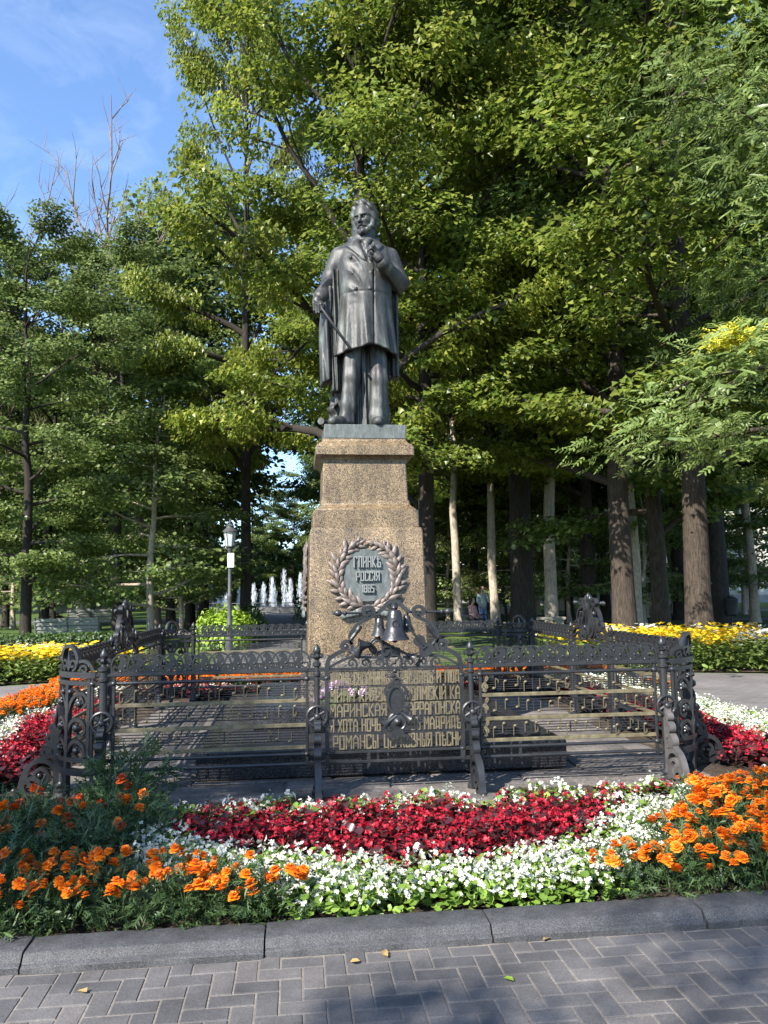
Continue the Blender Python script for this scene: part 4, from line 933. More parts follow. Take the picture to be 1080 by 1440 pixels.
        m = MB(); W = Matrix.Translation((-0.29, -0.05, 1.165)) @ Matrix.Rotation(R(-42), 4, 'Y'); m.lathe([(0.018, -0.10), (0.03, -0.05), (0.058, 0.0), (0.064, 0.004), (0.05, 0.0), (0.012, -0.07)], 18, M=W @ Matrix.Rotation(R(-50), 4, 'Y')); P('horn_bell', m, smooth=True)
        # violin
        body = spline([(0, -0.11), (0.055, -0.095), (0.062, -0.05), (0.036, -0.012), (0.048, 0.03), (0.035, 0.065), (0, 0.075), (-0.035, 0.065), (-0.048, 0.03), (-0.036, -0.012), (-0.062, -0.05), (-0.055, -0.095), (0, -0.11)], 4)[:-1]
        W = Matrix.Translation((0.225, -0.01, 1.165)) @ Matrix.Rotation(R(-38), 4, 'Y')
        m = MB(); m.prism(body, -0.022, 0.022, M=W); m.box((0, -0.03, 0.085), (0.018, 0.018, 0.2), M=W, b=0.004); m.ball((0, -0.03, 0.195), 0.018, 8, 6, M=W); m.box((0, -0.028, -0.03), (0.05, 0.014, 0.012), M=W); P('violin', m)
        W = Matrix.Translation((0.045, -0.02, 1.115)) @ Matrix.Rotation(R(118), 4, 'Y')
        m = MB(); m.lathe([(0.010, -0.16), (0.010, 0.05), (0.016, 0.09), (0.030, 0.12), (0.046, 0.135), (0.040, 0.136), (0.012, 0.10)], 16, M=W); P('trumpet', m, smooth=40)
        W = Matrix.Translation((0.30, 0.0, 1.135)) @ Matrix.Rotation(R(40), 4, 'Y')
        m = MB(); m.lathe([(0.014, -0.19), (0.014, 0.06), (0.026, 0.10), (0.044, 0.135), (0.036, 0.136), (0.012, 0.1)], 14, M=W); P('clarinet', m, smooth=40)
        m = MB(); m.box((-0.03, 0.0, 1.10), (0.16, 0.03, 0.08), M=None, b=0.01); m.strip(spiral(-0.07, 1.11, 0.05, 0.012, 0, 420, 18), 0.012, 0.04); P('lyre_frame', m)
    else:
        m = MB()
        for s in (-1, 1):
            f = lambda q: [(s*x, z) for x, z in q]
            m.strip(f(spline([(0.03, 1.02), (0.15, 1.06), (0.19, 1.16), (0.12, 1.27), (0.10, 1.36), (0.15, 1.42), (0.20, 1.39), (0.17, 1.355)], 5)), 0.024, 0.04)
            m.strip(f(spline([(0.02, 1.04), (0.06, 1.16), (0.03, 1.30), (0.06, 1.42), (0.11, 1.46), (0.10, 1.42)], 5)), 0.018, 0.03)
            m.strip(f(spline([(0.19, 1.02), (0.26, 1.10), (0.25, 1.2), (0.19, 1.24), (0.17, 1.2)], 5)), 0.018, 0.035)
            for x, z in ((0.13, 1.13), (0.24, 1.06), (0.07, 1.34), (0.16, 1.30)): m.ball((s*x, 0, z), (0.026, 0.026, 0.03), 8, 6)
        m.box((0, 0, 1.34), (0.26, 0.03, 0.02), b=0.004); P('lyre', m)
        m = MB()
        for i in range(5): m.tube([(-0.05+i*0.025, 0, 1.05), (-0.05+i*0.025, 0, 1.34)], 0.004, 6)
        P('lyre_strings', m)
        for x, z in ((0, 1.50), (-0.06, 1.475), (0.06, 1.475)):
            m = MB(); m.lathe([(0.012, -0.06), (0.03, -0.02), (0.034, 0.0), (0.02, 0.03), (0, 0.05)], 10, (x, 0, z)); P('bud', m)
ROWS = [(0.947, 0.849, ('ИВАНЪ СУСАНИНЪ', -0.525, -0.070), ('РУСЛАНЪ И ЛЮД', 0.040, 0.530)),
        (0.820, 0.717, ('МИЛА КНЯЗЬ', -0.525, -0.060), ('ХОЛМСКІЙ КА', 0.090, 0.535)),
        (0.697, 0.600, ('МАРИНСКАЯ', -0.525, -0.075), ('АРРАГОНСКА', 0.115, 0.535)),
        (0.576, 0.482, ('Я ХОТА НОЧЬ', -0.525, -0.125), ('ВЪ МАДРИДѢ', 0.125, 0.535)),
        (0.449, 0.348, ('РОМАНСЫ', -0.50, -0.145), ('ЦЕРКОВНЫЯ ПѢСНИ', -0.09, 0.54))]
def centre_panel(x, y, rz, label, front):
    t = thing('gate_panel', label, 'fence panel', (x, y, 0), rz, None)
    pediment(t, front)
    if front:
        for za, zb, *hs in ROWS:
            for txt, x0, x1 in hs:
                part('lettering', lettering(txt, x0, x1, zb, za, 0.0098/SWK, 0.018/SWK, 0.0, gap=0.42), MAT['brass'], t)
            for z in (za+0.009, zb-0.009):
                m = MB(); m.box((0, 0.006, z), (2*CW-0.02, 0.008, 0.006)); part('letter_rail', m, MAT['iron'], t)
        o = MB()
        o.ball((0, -0.03, 0.955), 0.020, 8, 6); part('bead', o, MAT['iron'], t)
        o = MB(); o.strip(spline([(0.0, 0.93), (-0.02, 0.91), (0.02, 0.885), (-0.02, 0.86), (0.0, 0.83)], 5), 0.02, 0.03, -0.03); o.ball((0.0, -0.035, 0.90), 0.018, 8, 6); part('knot', o, MAT['iron'], t)
        el = [(0.066*math.cos(2*math.pi*k/24), 0.73+0.105*math.sin(2*math.pi*k/24)) for k in range(24)]
        o = MB(); o.prism(el, -0.045, -0.012); o.strip(el, 0.012, 0.034, -0.035, closed=True)
        for s in (-1, 1): o.strip([(s*px, z) for px, z in spline([(0.01, 0.865), (0.05, 0.845), (0.085, 0.80), (0.075, 0.765)], 5)], 0.014, 0.02, -0.04)
        part('oval_shield', o, MAT['iron'], t)
        o = MB(); W = Matrix.Translation((0.012, -0.05, 0.555)) @ Matrix.Rotation(R(90), 4, 'X')
        o.lathe([(0.0, -0.045), (0.076, -0.045), (0.080, -0.02), (0.080, 0.0), (0.068, 0.006), (0.060, 0.0), (0.034, 0.004), (0.022, 0.022), (0.0, 0.03)], 22, M=W); part('drum', o, MAT['iron'], t, 40)
        for s, ax, az in ((-1, -0.075, 0.545), (1, 0.09, 0.59)):
            o = MB(); W = Matrix.Translation((ax, -0.045, az)) @ Matrix.Rotation(R(s*125), 4, 'Y')
            o.lathe([(0.012, -0.10), (0.016, -0.03), (0.028, 0.01), (0.042, 0.03), (0.036, 0.031), (0.012, 0.0)], 14, M=W); part('trumpet', o, MAT['iron'], t, 40)
        o = MB(); o.prism([(-0.075, 0.435), (0.105, 0.435), (0.10, 0.45), (0.065, 0.46), (0.045, 0.50), (-0.02, 0.50), (-0.04, 0.46), (-0.07, 0.45)], -0.07, -0.015); part('foot', o, MAT['iron'], t)
    else:
        for za, zb in STAVES:
            for i in range(5): link('staff_line', SLINE, t, loc=(0, 0, zb+(za-zb)*i/4)).scale = (2*CW/PL, 1, 1)
        for z in (0.737, 0.546, 0.374): link('brass_bar', BAR, t, loc=(0, 0, z)).scale = (2*CW/PL*0.985, 1, 1)
    return t

SIDE = ['kerb', 'unhedged', 'fountain', 'hedge']
for k in range(4):
    rz = k*math.pi/2; c, s = math.cos(rz), math.sin(rz)
    def wp(x, y=-FQ): return (c*x-s*y, s*x+c*y)
    xm = (FP_+FG)/2
    ends = {0: ('hedge', 'unhedged'), 1: ('kerb', 'fountain'), 2: ('unhedged', 'hedge'), 3: ('fountain', 'kerb')}[k]
    for i, sg in enumerate((-1, 1)):
        music_panel(*wp(sg*xm), rz, 'iron fence panel of music staves on the %s side, towards the %s side' % (SIDE[k], ends[i]), 10*k+i, sg > 0)
        fence_post(*wp(sg*FG), rz, 'slim iron post with spoked wheel on the %s side, towards the %s side' % (SIDE[k], ends[i]), True)
        fence_post(*wp(sg*FP_), rz, 'thick iron corner post with scroll brace on the %s side, towards the %s side' % (SIDE[k], ends[i]), False, k == 0 and sg > 0)
    centre_panel(*wp(0), rz, {0: 'iron panel of brass Cyrillic lettering under three bells and instruments', 1: 'iron panel with a lyre pediment on the side away from the bench', 2: 'iron panel with lyre pediment behind the pedestal, towards the fountain', 3: 'iron panel with a lyre pediment on the hedge and bench side'}[k], k == 0)
    x, y = wp(FP_, -FP_)
    corner_panel(x, y, rz+math.pi/4, 'curved iron corner panel with vine scrolls, ' + ['at the kerb, unhedged side', 'towards the fountain, unhedged side', 'by the lamp post and alley', 'at the kerb on the hedge side'][k])
SWK = 1.0

# ------------------------------------------------------------------ bedding plants
SHAPES = {'oval': ((0, 0), (0.28, 0.44), (0.72, 0.40), (1, 0)), 'round': ((0, 0), (0.2, 0.5), (0.8, 0.5), (1, 0)), 'maple': ((0, 0), (0.18, 0.56), (0.50, 0.30), (1, 0)), 'narrow': ((0, 0), (0.3, 0.16), (0.7, 0.14), (1, 0)), 'petal': ((0, 0), (0.35, 0.3), (0.9, 0.42), (1.05, 0))}
def cards(P, D, N, L, W, shape, fold=0.18, droop=0.0):
    """folded leaves: n x 6 points, two quads each"""
    P, D, N = (np.asarray(a, np.float32) for a in (P, D, N)); n = len(P)
    D = D/np.linalg.norm(D, axis=1, keepdims=True); S = np.cross(D, N); S /= np.linalg.norm(S, axis=1, keepdims=True)+1e-9; N = np.cross(S, D)
    L = np.broadcast_to(np.asarray(L, np.float32), n)[:, None]; W = np.broadcast_to(np.asarray(W, np.float32), n)[:, None]
    (_, _), (u1, v1), (u2, v2), (u3, _) = SHAPES[shape]
    def pt(u, v): return P+D*(u*L)+S*(v*W)+N*(abs(v)*fold*W-droop*u*u*L)
    V = np.stack([pt(0, 0), pt(u1, v1), pt(u2, v2), pt(u3, 0), pt(u2, -v2), pt(u1, -v1)], 1).reshape(-1, 3)
    b = (np.arange(n)*6)[:, None]
    Q = np.concatenate([b+np.array([[0, 1, 2, 3]]), b+np.array([[0, 3, 4, 5]])], 0)
    return V, Q
def stack(lst):
    V = []; Q = []; o = 0
    for v, q in lst: V.append(v); Q.append(q+o); o += len(v)
    return np.concatenate(V), np.concatenate(Q)
def unit(a): return a/(np.linalg.norm(a, axis=-1, keepdims=True)+1e-9)
MAT['leaf_light'] = leaf_mat('begonia_leaf', (0.10, 0.19, 0.025), (0.24, 0.36, 0.06), 0.3)
MAT['leaf_dark'] = leaf_mat('bronze_begonia_leaf', (0.030, 0.010, 0.012), (0.075, 0.022, 0.022), 0.2, 0.35)
MAT['leaf_mari'] = leaf_mat('marigold_leaf', (0.030, 0.062, 0.022), (0.075, 0.125, 0.04), 0.25)
MAT['leaf_rud'] = leaf_mat('coneflower_leaf', (0.085, 0.15, 0.03), (0.22, 0.29, 0.07), 0.3)
MAT['pet_white'] = leaf_mat('white_petal', (0.58, 0.58, 0.46), (0.72, 0.71, 0.62), 0.25, 0.6)
MAT['pet_red'] = leaf_mat('red_petal', (0.24, 0.004, 0.012), (0.46, 0.012, 0.030), 0.25, 0.5)
MAT['pet_orange'] = leaf_mat('orange_petal', (0.72, 0.13, 0.004), (0.90, 0.26, 0.008), 0.2, 0.6)
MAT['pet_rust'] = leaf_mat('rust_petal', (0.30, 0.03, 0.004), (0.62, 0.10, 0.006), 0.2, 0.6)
MAT['pet_yellow'] = leaf_mat('yellow_petal', (0.72, 0.42, 0.01), (0.85, 0.62, 0.03), 0.2, 0.6)
MAT['pet_pink'] = leaf_mat('lilac_petal', (0.55, 0.32, 0.55), (0.80, 0.62, 0.78), 0.3, 0.6)
def begonia(seed, nl, nf, h, r, fs=0.017, ls=0.05):
    g = np.random.default_rng(seed)
    a = g.uniform(0, 2*np.pi, nl); rr = r*np.sqrt(g.uniform(0.02, 1, nl)); z = h*g.uniform(0.12, 0.85, nl)*(1-0.35*(rr/r)**2)
    P = np.stack([rr*np.cos(a), rr*np.sin(a), z], 1); D = np.stack([np.cos(a), np.sin(a), g.uniform(-.2, .5, nl)], 1)+g.normal(0, .35, (nl, 3)); N = np.stack([0.5*np.cos(a), 0.5*np.sin(a), np.ones(nl)], 1)+g.normal(0, .3, (nl, 3))
    leaf = cards(P, D, N, g.uniform(0.7, 1.2, nl)*ls, g.uniform(0.8, 1.1, nl)*ls, 'round', 0.25)
    a = g.uniform(0, 2*np.pi, nf); rr = r*1.0*np.sqrt(g.uniform(0.0, 1, nf)); z = h*(1.0-0.42*(rr/r)**2)*g.uniform(0.82, 1.1, nf)
    C = np.stack([rr*np.cos(a), rr*np.sin(a), z], 1); No = unit(np.stack([0.8*np.cos(a)*rr/r, 0.8*np.sin(a)*rr/r, np.ones(nf)*0.75], 1)+g.normal(0, .45, (nf, 3)))
    T = unit(np.cross(No, g.normal(0, 1, (nf, 3)))); B = np.cross(No, T); L = []
    for k, (len_, w) in enumerate(((1.0, 1.0), (0.85, 0.8), (1.0, 1.0), (0.85, 0.8))):
        an = k*np.pi/2; D = T*math.cos(an)+B*math.sin(an)+No*g.uniform(0.05, 0.45, nf)[:, None]
        L.append(cards(C, D, No, fs*len_*g.uniform(0.8, 1.2, nf), fs*w*1.1, 'petal', 0.2))
    # stems
    ns = 7; a = g.uniform(0, 2*np.pi, ns); P = np.zeros((ns, 3)); D = np.stack([0.5*np.cos(a), 0.5*np.sin(a), np.ones(ns)], 1)
    st = cards(P, D, np.stack([np.cos(a), np.sin(a), np.zeros(ns)], 1), h*0.85, 0.018, 'narrow')
    return stack([leaf, st]), stack(L)
def mari_foliage(seed, n, h, r):
    g = np.random.default_rng(seed)
    a = g.uniform(0, 2*np.pi, n); rr = r*np.sqrt(g.uniform(0.0, 1, n)); z = h*g.uniform(0.05, 1.0, n)*(1-0.45*(rr/r)**2)
    P = np.stack([rr*np.cos(a), rr*np.sin(a), z], 1); D = np.stack([np.cos(a), np.sin(a), g.uniform(-.1, 1.1, n)], 1)+g.normal(0, .5, (n, 3)); N = np.stack([np.zeros(n), np.zeros(n), np.ones(n)], 1)+g.normal(0, .5, (n, 3))
    D = unit(D); S = unit(np.cross(D, N)); L = []
    Lf = g.uniform(0.05, 0.085, n)
    L.append(cards(P, D, N, Lf, Lf*0.36, 'narrow'))                       # a feathery leaf: midrib and leaflets
    for t in (0.25, 0.5, 0.75):
        for s in (-1, 1): L.append(cards(P+D*(t*Lf)[:, None], D*0.75+S*s*0.9, N, Lf*0.42*(1.1-0.4*t), Lf*0.24, 'narrow'))
    ns = 8; a = g.uniform(0, 2*np.pi, ns); D = np.stack([0.45*np.cos(a), 0.45*np.sin(a), np.ones(ns)], 1)
    L.append(cards(np.zeros((ns, 3)), D, np.stack([np.cos(a), np.sin(a), np.zeros(ns)], 1), h*0.95, 0.02, 'narrow'))
    return stack(L)
def pompon(seed, r):
    g = np.random.default_rng(seed); L = []
    for ring, (n, el, ln, z) in enumerate(((11, -0.05, 1.0, 0.0), (10, 0.30, 0.88, 0.006), (9, 0.65, 0.72, 0.010), (6, 1.1, 0.5, 0.012))):
        a = np.arange(n)*2*np.pi/n+ring*0.4+g.normal(0, .12, n); D = np.stack([np.cos(a)*math.cos(el), np.sin(a)*math.cos(el), np.full(n, math.sin(el))], 1)+g.normal(0, .1, (n, 3)); N = np.stack([-np.cos(a)*math.sin(el), -np.sin(a)*math.sin(el), np.full(n, math.cos(el))], 1)
        P = np.zeros((n, 3)); P[:, 2] = z
        L.append(cards(P, D, N, r*ln*g.uniform(0.85, 1.1, n), r*0.75*ln, 'petal', -0.25, 0.12))
    return stack(L)
VAR = 4
def pm(name, vq, mat): return np_mesh(name, vq[0], vq[1], MAT[mat])
W_ = [begonia(100+i, 84, 40, 0.18, 0.135, 0.0135, 0.036) for i in range(VAR)]; Rd = [begonia(200+i, 74, 24, 0.20, 0.135, 0.0150, 0.045) for i in range(VAR)]
WHITE = [(pm('foliage', f, 'leaf_light'), pm('blossoms', b, 'pet_white')) for f, b in W_]
RED = [(pm('foliage', f, 'leaf_dark'), pm('blossoms', b, 'pet_red')) for f, b in Rd]
S_ = [begonia(300+i, 22, 18, 0.13, 0.075, 0.015, 0.045) for i in range(3)]
SMALLW = [(pm('foliage', f, 'leaf_light'), pm('blossoms', b, 'pet_white')) for f, b in S_]
SMALLR = [(pm('foliage', f, 'leaf_dark'), pm('blossoms', b, 'pet_red')) for f, b in S_]
MF = [mari_foliage(400+i, 150, 0.24, 0.16) for i in range(VAR)]
MARI = [pm('foliage', f, 'leaf_mari') for f in MF]
POM = [pompon(500+i, 0.028) for i in range(3)]
HEAD = [pm('flower_head', p, 'pet_orange') for p in POM]; HEADR = [pm('flower_head', p, 'pet_rust') for p in POM]
def plant(name, label, cat, group, x, y, z, meshes, s, rz):
    o = link(name, None, None, loc=(x, y, z), rz=rz); o.scale = (s, s, s*rng.uniform(0.9, 1.12)); o.empty_display_size = 0.1; tag(o, label, cat, group)
    for nm, me in meshes: link(nm, me, o)
    return o
rng = random.Random(21)
def bez(x, y, cx, hw, y0, depth):                     # inside a half ellipse hanging from the line y0
    return ((x-cx)/hw)**2+((y-y0)/depth)**2 < 1 and y < y0+0.12
placed = []
def free(x, y, d):
    for px, py in placed:
        if (px-x)**2+(py-y)**2 < d*d: return False
    placed.append((x, y)); return True
others = {'white': [], 'red': [], 'mari': []}
cand = []
for j in range(24):
    for i in range(64):
        x = -4.5+i*0.142+(0.07 if j % 2 else 0)+rng.uniform(-.03, .03); y = -5.20+j*0.118+rng.uniform(-.03, .03)
        if y > -3.30: continue
        cand.append((x, y))
counts = {'white': 0, 'red': 0, 'mari': 0}
for x, y in cand:
    u = -0.1+ (0.05 if y < -4 else 0)
    if y < -3.70 and bez(x, y, -0.10, 1.45, -3.68, 1.05): k = 'red'
    elif y < -3.66 and x < 0.72+(y+5.15)*1.03 and x > np.interp(y, [-5.4, -5.15, -4.8, -4.5, -4.1, -3.8], [-0.55, -0.72, -1.28, -1.74, -1.82, -1.6]): k = 'white'
    else: k = 'mari'
    if y < (-5.13 if k == 'mari' else -5.17): continue
    if k == 'red' and rng.random() < 0.06: continue
    if k == 'white' and rng.random() < 0.04: continue
    if k == 'white' and x < -1.35 and y > -3.95: continue
    if k == 'mari':
        if not free(x, y, 0.140): continue
        if y > -3.42 and abs(x) < 2.5: continue
        if -1.75 < x < 2.0 and y > -3.78: continue
    vis = -2.9-(y+5.4)*0.6 < x < 1.75+(y+5.4)*0.75
    if not vis or counts[k] >= 290: others[k].append((x, y)); continue
    counts[k] += 1; s = rng.uniform(0.85, 1.15); rz = rng.uniform(0, 6.28)
    if k == 'white': plant('white_begonia', 'bushy white begonia plant in the broad white band of the front bed', 'flower plant', 'white begonias in the front bed', x, y, 0.01, list(zip(('foliage', 'blossoms'), WHITE[rng.randrange(VAR)])), s, rz)
    elif k == 'red': plant('red_begonia', 'dark leaved red begonia plant in the red half circle of the front bed', 'flower plant', 'red begonias in the front bed', x, y, 0.01, list(zip(('foliage', 'blossoms'), RED[rng.randrange(VAR)])), s*0.95, rz)
    else:
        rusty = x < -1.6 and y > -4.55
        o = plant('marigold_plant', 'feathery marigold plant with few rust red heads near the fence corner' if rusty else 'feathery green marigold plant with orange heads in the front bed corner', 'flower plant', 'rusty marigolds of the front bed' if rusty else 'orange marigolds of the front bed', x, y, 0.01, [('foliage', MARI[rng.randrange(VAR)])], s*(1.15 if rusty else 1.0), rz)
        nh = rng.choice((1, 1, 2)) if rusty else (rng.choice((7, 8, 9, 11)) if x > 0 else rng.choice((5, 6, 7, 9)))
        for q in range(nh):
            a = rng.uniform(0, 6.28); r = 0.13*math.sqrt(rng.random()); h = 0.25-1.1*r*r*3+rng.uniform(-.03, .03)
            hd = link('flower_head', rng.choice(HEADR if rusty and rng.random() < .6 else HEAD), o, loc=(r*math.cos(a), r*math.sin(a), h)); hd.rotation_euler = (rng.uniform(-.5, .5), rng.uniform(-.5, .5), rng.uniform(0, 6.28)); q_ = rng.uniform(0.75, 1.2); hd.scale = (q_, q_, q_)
# the short row of little plants along the flagstones
for i, (x, y) in enumerate([(-1.9, -3.15), (-1.62, -3.2), (-1.46, -3.22), (-1.29, -3.18), (-1.12, -3.2), (-1.0, -3.17), (-0.86, -3.15), (-0.46, -3.2), (-0.30, -3.2), (-0.13, -3.2), (0.0, -3.21), (0.16, -3.2), (0.32, -3.22), (0.80, -3.16), (0.99, -3.17), (1.18, -3.17), (1.34, -3.19), (1.54, -3.2), (1.66, -3.18), (1.78, -3.2), (1.90, -3.2), (1.98, -3.22)]):
    plant('small_begonia', 'little white begonia in the sparse row along the flagstones', 'flower plant', 'row of small begonias by the flagstones', x, y, 0.01, list(zip(('foliage', 'blossoms'), SMALLW[i % 3])), rng.uniform(0.75, 1.25), rng.uniform(0, 6))
    if i in (2, 3, 4, 6, 7, 9, 10, 12, 17, 18, 19, 20, 21, 13):
        plant('small_begonia', 'little red begonia tucked among the white row along the flagstones', 'flower plant', 'small red begonias by the flagstones', x+rng.uniform(-.06, .06), y-0.06, 0.01, list(zip(('foliage', 'blossoms'), SMALLR[i % 3])), rng.uniform(0.7, 1.0), rng.uniform(0, 6))
# taller green weed clump at the fence corner
for x, y, s in ((-2.02, -3.0, 1.9), (-2.12, -3.15, 1.6)):
    plant('marigold_plant', 'tall flowerless marigold clump against the hedge side corner post', 'flower plant', 'tall green clumps at the corner post', x, y, 0.0, [('foliage', MARI[0])], s, rng.uniform(0, 6))

# ---- the rest of the bed, planted as masses
def scatter(name, pts, bases, mat, smin_=0.9, smax_=1.15, z=0.01, zs=1.0, label=None):
    L = []
    for x, y in pts:
        v, q = bases[rng.randrange(len(bases))]; a = rng.uniform(0, 6.28); s = rng.uniform(smin_, smax_); c, sn = math.cos(a)*s, math.sin(a)*s
        M = np.array([[c, -sn, 0], [sn, c, 0], [0, 0, s*zs]], np.float32); L.append((v @ M.T+np.array([x, y, z], np.float32), q))
    V, Q = stack(L); o = link(name, np_mesh(name, V, Q, MAT[mat])); o['kind'] = 'stuff'
    if label: o['label'] = label; o['category'] = 'flower bed'
    return o
def lite(vq, keep, seed):
    """thin a plant for far beds: keep a share of its leaves, enlarged"""
    v, q = vq; n = len(v)//6; g = np.random.default_rng(seed); k = np.sort(g.choice(n, max(3, int(n*keep)), replace=False))
    v6 = v.reshape(n, 6, 3)[k]; c = v6.mean(1, keepdims=True); v6 = c+(v6-c)*(keep**-0.4)
    b = (np.arange(len(k))*6)[:, None]; return v6.reshape(-1, 3), np.concatenate([b+np.array([[0, 1, 2, 3]]), b+np.array([[0, 3, 4, 5]])], 0)
LW = [(lite(f, .55, i), lite(b, .5, i)) for i, (f, b) in enumerate(W_)]; LR = [(lite(f, .5, i), lite(b, .6, i)) for i, (f, b) in enumerate(Rd)]
LMF = [lite(f, .22, i) for i, f in enumerate(MF)]
def heads_plant(seed, n):
    g = np.random.default_rng(seed); L = []
    for k in range(n):
        v, q = POM[k % 3]; v, q = lite((v, q), 0.6, seed+k); a = g.uniform(0, 6.28); r = 0.15*math.sqrt(g.uniform(0, 1)); L.append((v*g.uniform(0.9, 1.2)+np.array([r*math.cos(a), r*math.sin(a), 0.26-2.5*r*r+g.uniform(-.03, .03)]), q))
    return stack(L)
LH = [heads_plant(i, 7) for i in range(3)]
side = {'white': list(others['white']), 'red': list(others['red']), 'mari': list(others['mari'])}
def ring(k, rot):
    c, s = math.cos(rot), math.sin(rot)
    for j in range(13):
        for i in range(70):
            x = -4.5+i*0.13+rng.uniform(-.05, .05); d = 3.1+j*0.125+rng.uniform(-.04, .04)      # d: distance from the middle
            if d > 4.52: continue
            wob = 0.12*math.sin(2.3*x+k)
            ex = abs(x)/3.2
            if d < 3.25 and rng.random() < 0.8: continue
            kind = 'red' if d < 3.78+wob-0.5*ex**3 else ('white' if d < (4.15 if k == 3 else 4.6)+wob-0.2*ex else 'mari')
            if abs(x) > 2.9 and kind == 'red': kind = 'white'
            if k == 2: kind = 'red' if d < 3.4+wob else ('white' if d < 3.6+wob else 'mari')
            if abs(x) > d: continue
            side[kind].append((c*x+s*d, s*x-c*d) if False else (c*x+s*d, s*x-c*d))
ring(1, math.pi/2); ring(2, math.pi); ring(3, -math.pi/2)
side = {k: [(x, y) for x, y in v if -BX+0.25 < x < BX-0.25 and BY0+0.25 < y < BY1-0.25 and not (k != 'x' and y < -3.2 and -2.9 < x < 1.7 and (x, y) not in others[k])] for k, v in side.items()}
st = random.getstate()
def mass(nm, pts, fol, blo, fm, bm, **kw):
    global rng
    seed = len(pts); rng = random.Random(seed); scatter(nm+'_leaves', pts, fol, fm, **kw); rng = random.Random(seed); scatter(nm+'_blossoms', pts, blo, bm, **kw)
mass('white_begonia_bed', side['white'], [a for a, b in LW], [b for a, b in LW], 'leaf_light', 'pet_white')
mass('red_begonia_bed', side['red'], [a for a, b in LR], [b for a, b in LR], 'leaf_dark', 'pet_red')
mass('marigold_bed', side['mari'], LMF[:3], LH, 'leaf_mari', 'pet_orange')

# ---- yellow coneflower beds across the path
def cone_leaves(seed, n, h, r):
    g = np.random.default_rng(seed); a = g.uniform(0, 6.28, n); rr = r*np.sqrt(g.uniform(0, 1, n)); z = h*g.uniform(0.02, 0.93, n)
    P = np.stack([rr*np.cos(a), rr*np.sin(a), z], 1); D = np.stack([np.cos(a), np.sin(a), g.uniform(-.3, .9, n)], 1)+g.normal(0, .4, (n, 3)); N = np.stack([0*a, 0*a, np.ones(n)], 1)+g.normal(0, .4, (n, 3))
    return cards(P, D, N, g.uniform(.08, .15, n), g.uniform(.045, .075, n), 'oval', 0.2, 0.15)
def cone_heads(seed, n, h, r):
    g = np.random.default_rng(seed); a = g.uniform(0, 6.28, n); rr = r*np.sqrt(g.uniform(0, 1, n)); C = np.stack([rr*np.cos(a), rr*np.sin(a), h*g.uniform(0.80, 1.12, n)], 1)
    No = unit(np.stack([0*a-.15, 0*a-.25, np.ones(n)], 1)+g.normal(0, .3, (n, 3))); T = unit(np.cross(No, g.normal(0, 1, (n, 3)))); B = np.cross(No, T); L = []
    for k in range(5):
        an = k*2*np.pi/5; L.append(cards(C, T*math.cos(an)+B*math.sin(an)-No*0.12, No, 0.042, 0.038, 'petal', 0.1))
    return stack(L)
CL = [cone_leaves(i, 46, 0.62, 0.2) for i in range(4)]; CH = [cone_heads(i, 12, 0.66, 0.2) for i in range(4)]; CB = [cone_heads(i+9, 9, 0.66, 0.2) for i in range(3)]
def in_quad(x, y, q):
    ok = True
    for i in range(4):
        (ax, ay), (bx, by) = q[i], q[(i+1) % 4]
        if (bx-ax)*(y-ay)-(by-ay)*(x-ax) < 0: ok = False
    return ok
QR = [(4.45, 6.05), (13.5, 2.75), (15.0, 6.4), (5.0, 9.6)]; QL = [(-14.0, 3.2), (-3.8, 6.95), (-4.4, 9.3), (-15.0, 6.3)]
for nm, q, hz in (('right', QR, 0.93), ('left', QL, 0.74)):
    rng = random.Random(5); pts = []; pale = []
    for k in range(2600):
        x = rng.uniform(min(p[0] for p in q), max(p[0] for p in q)); y = rng.uniform(min(p[1] for p in q), max(p[1] for p in q))
        if in_quad(x, y, q): (pale if (math.sin(1.7*x+0.4)*math.sin(1.3*y+1.1) > 0.72 or y > (9.0 if nm == 'left' else 8.7)-abs(x)*0.2 and rng.random() < .3) else pts).append((x, y))
    pts = pts[:560]; pale = pale[:110]
    rng = random.Random(8); scatter('coneflower_leaves', pts+pale, CL, 'leaf_rud', 0.85, 1.15, 0, hz)
    rng = random.Random(8); scatter('coneflower_blossoms', pts, CH, 'pet_yellow', 0.85, 1.15, 0, hz)
    rng = random.Random(18); scatter('pale_blossoms', pale, CB, 'pet_white', 0.85, 1.15, 0, hz)
    struct(sheet('bed_soil', q, -0.004, 'soil'))
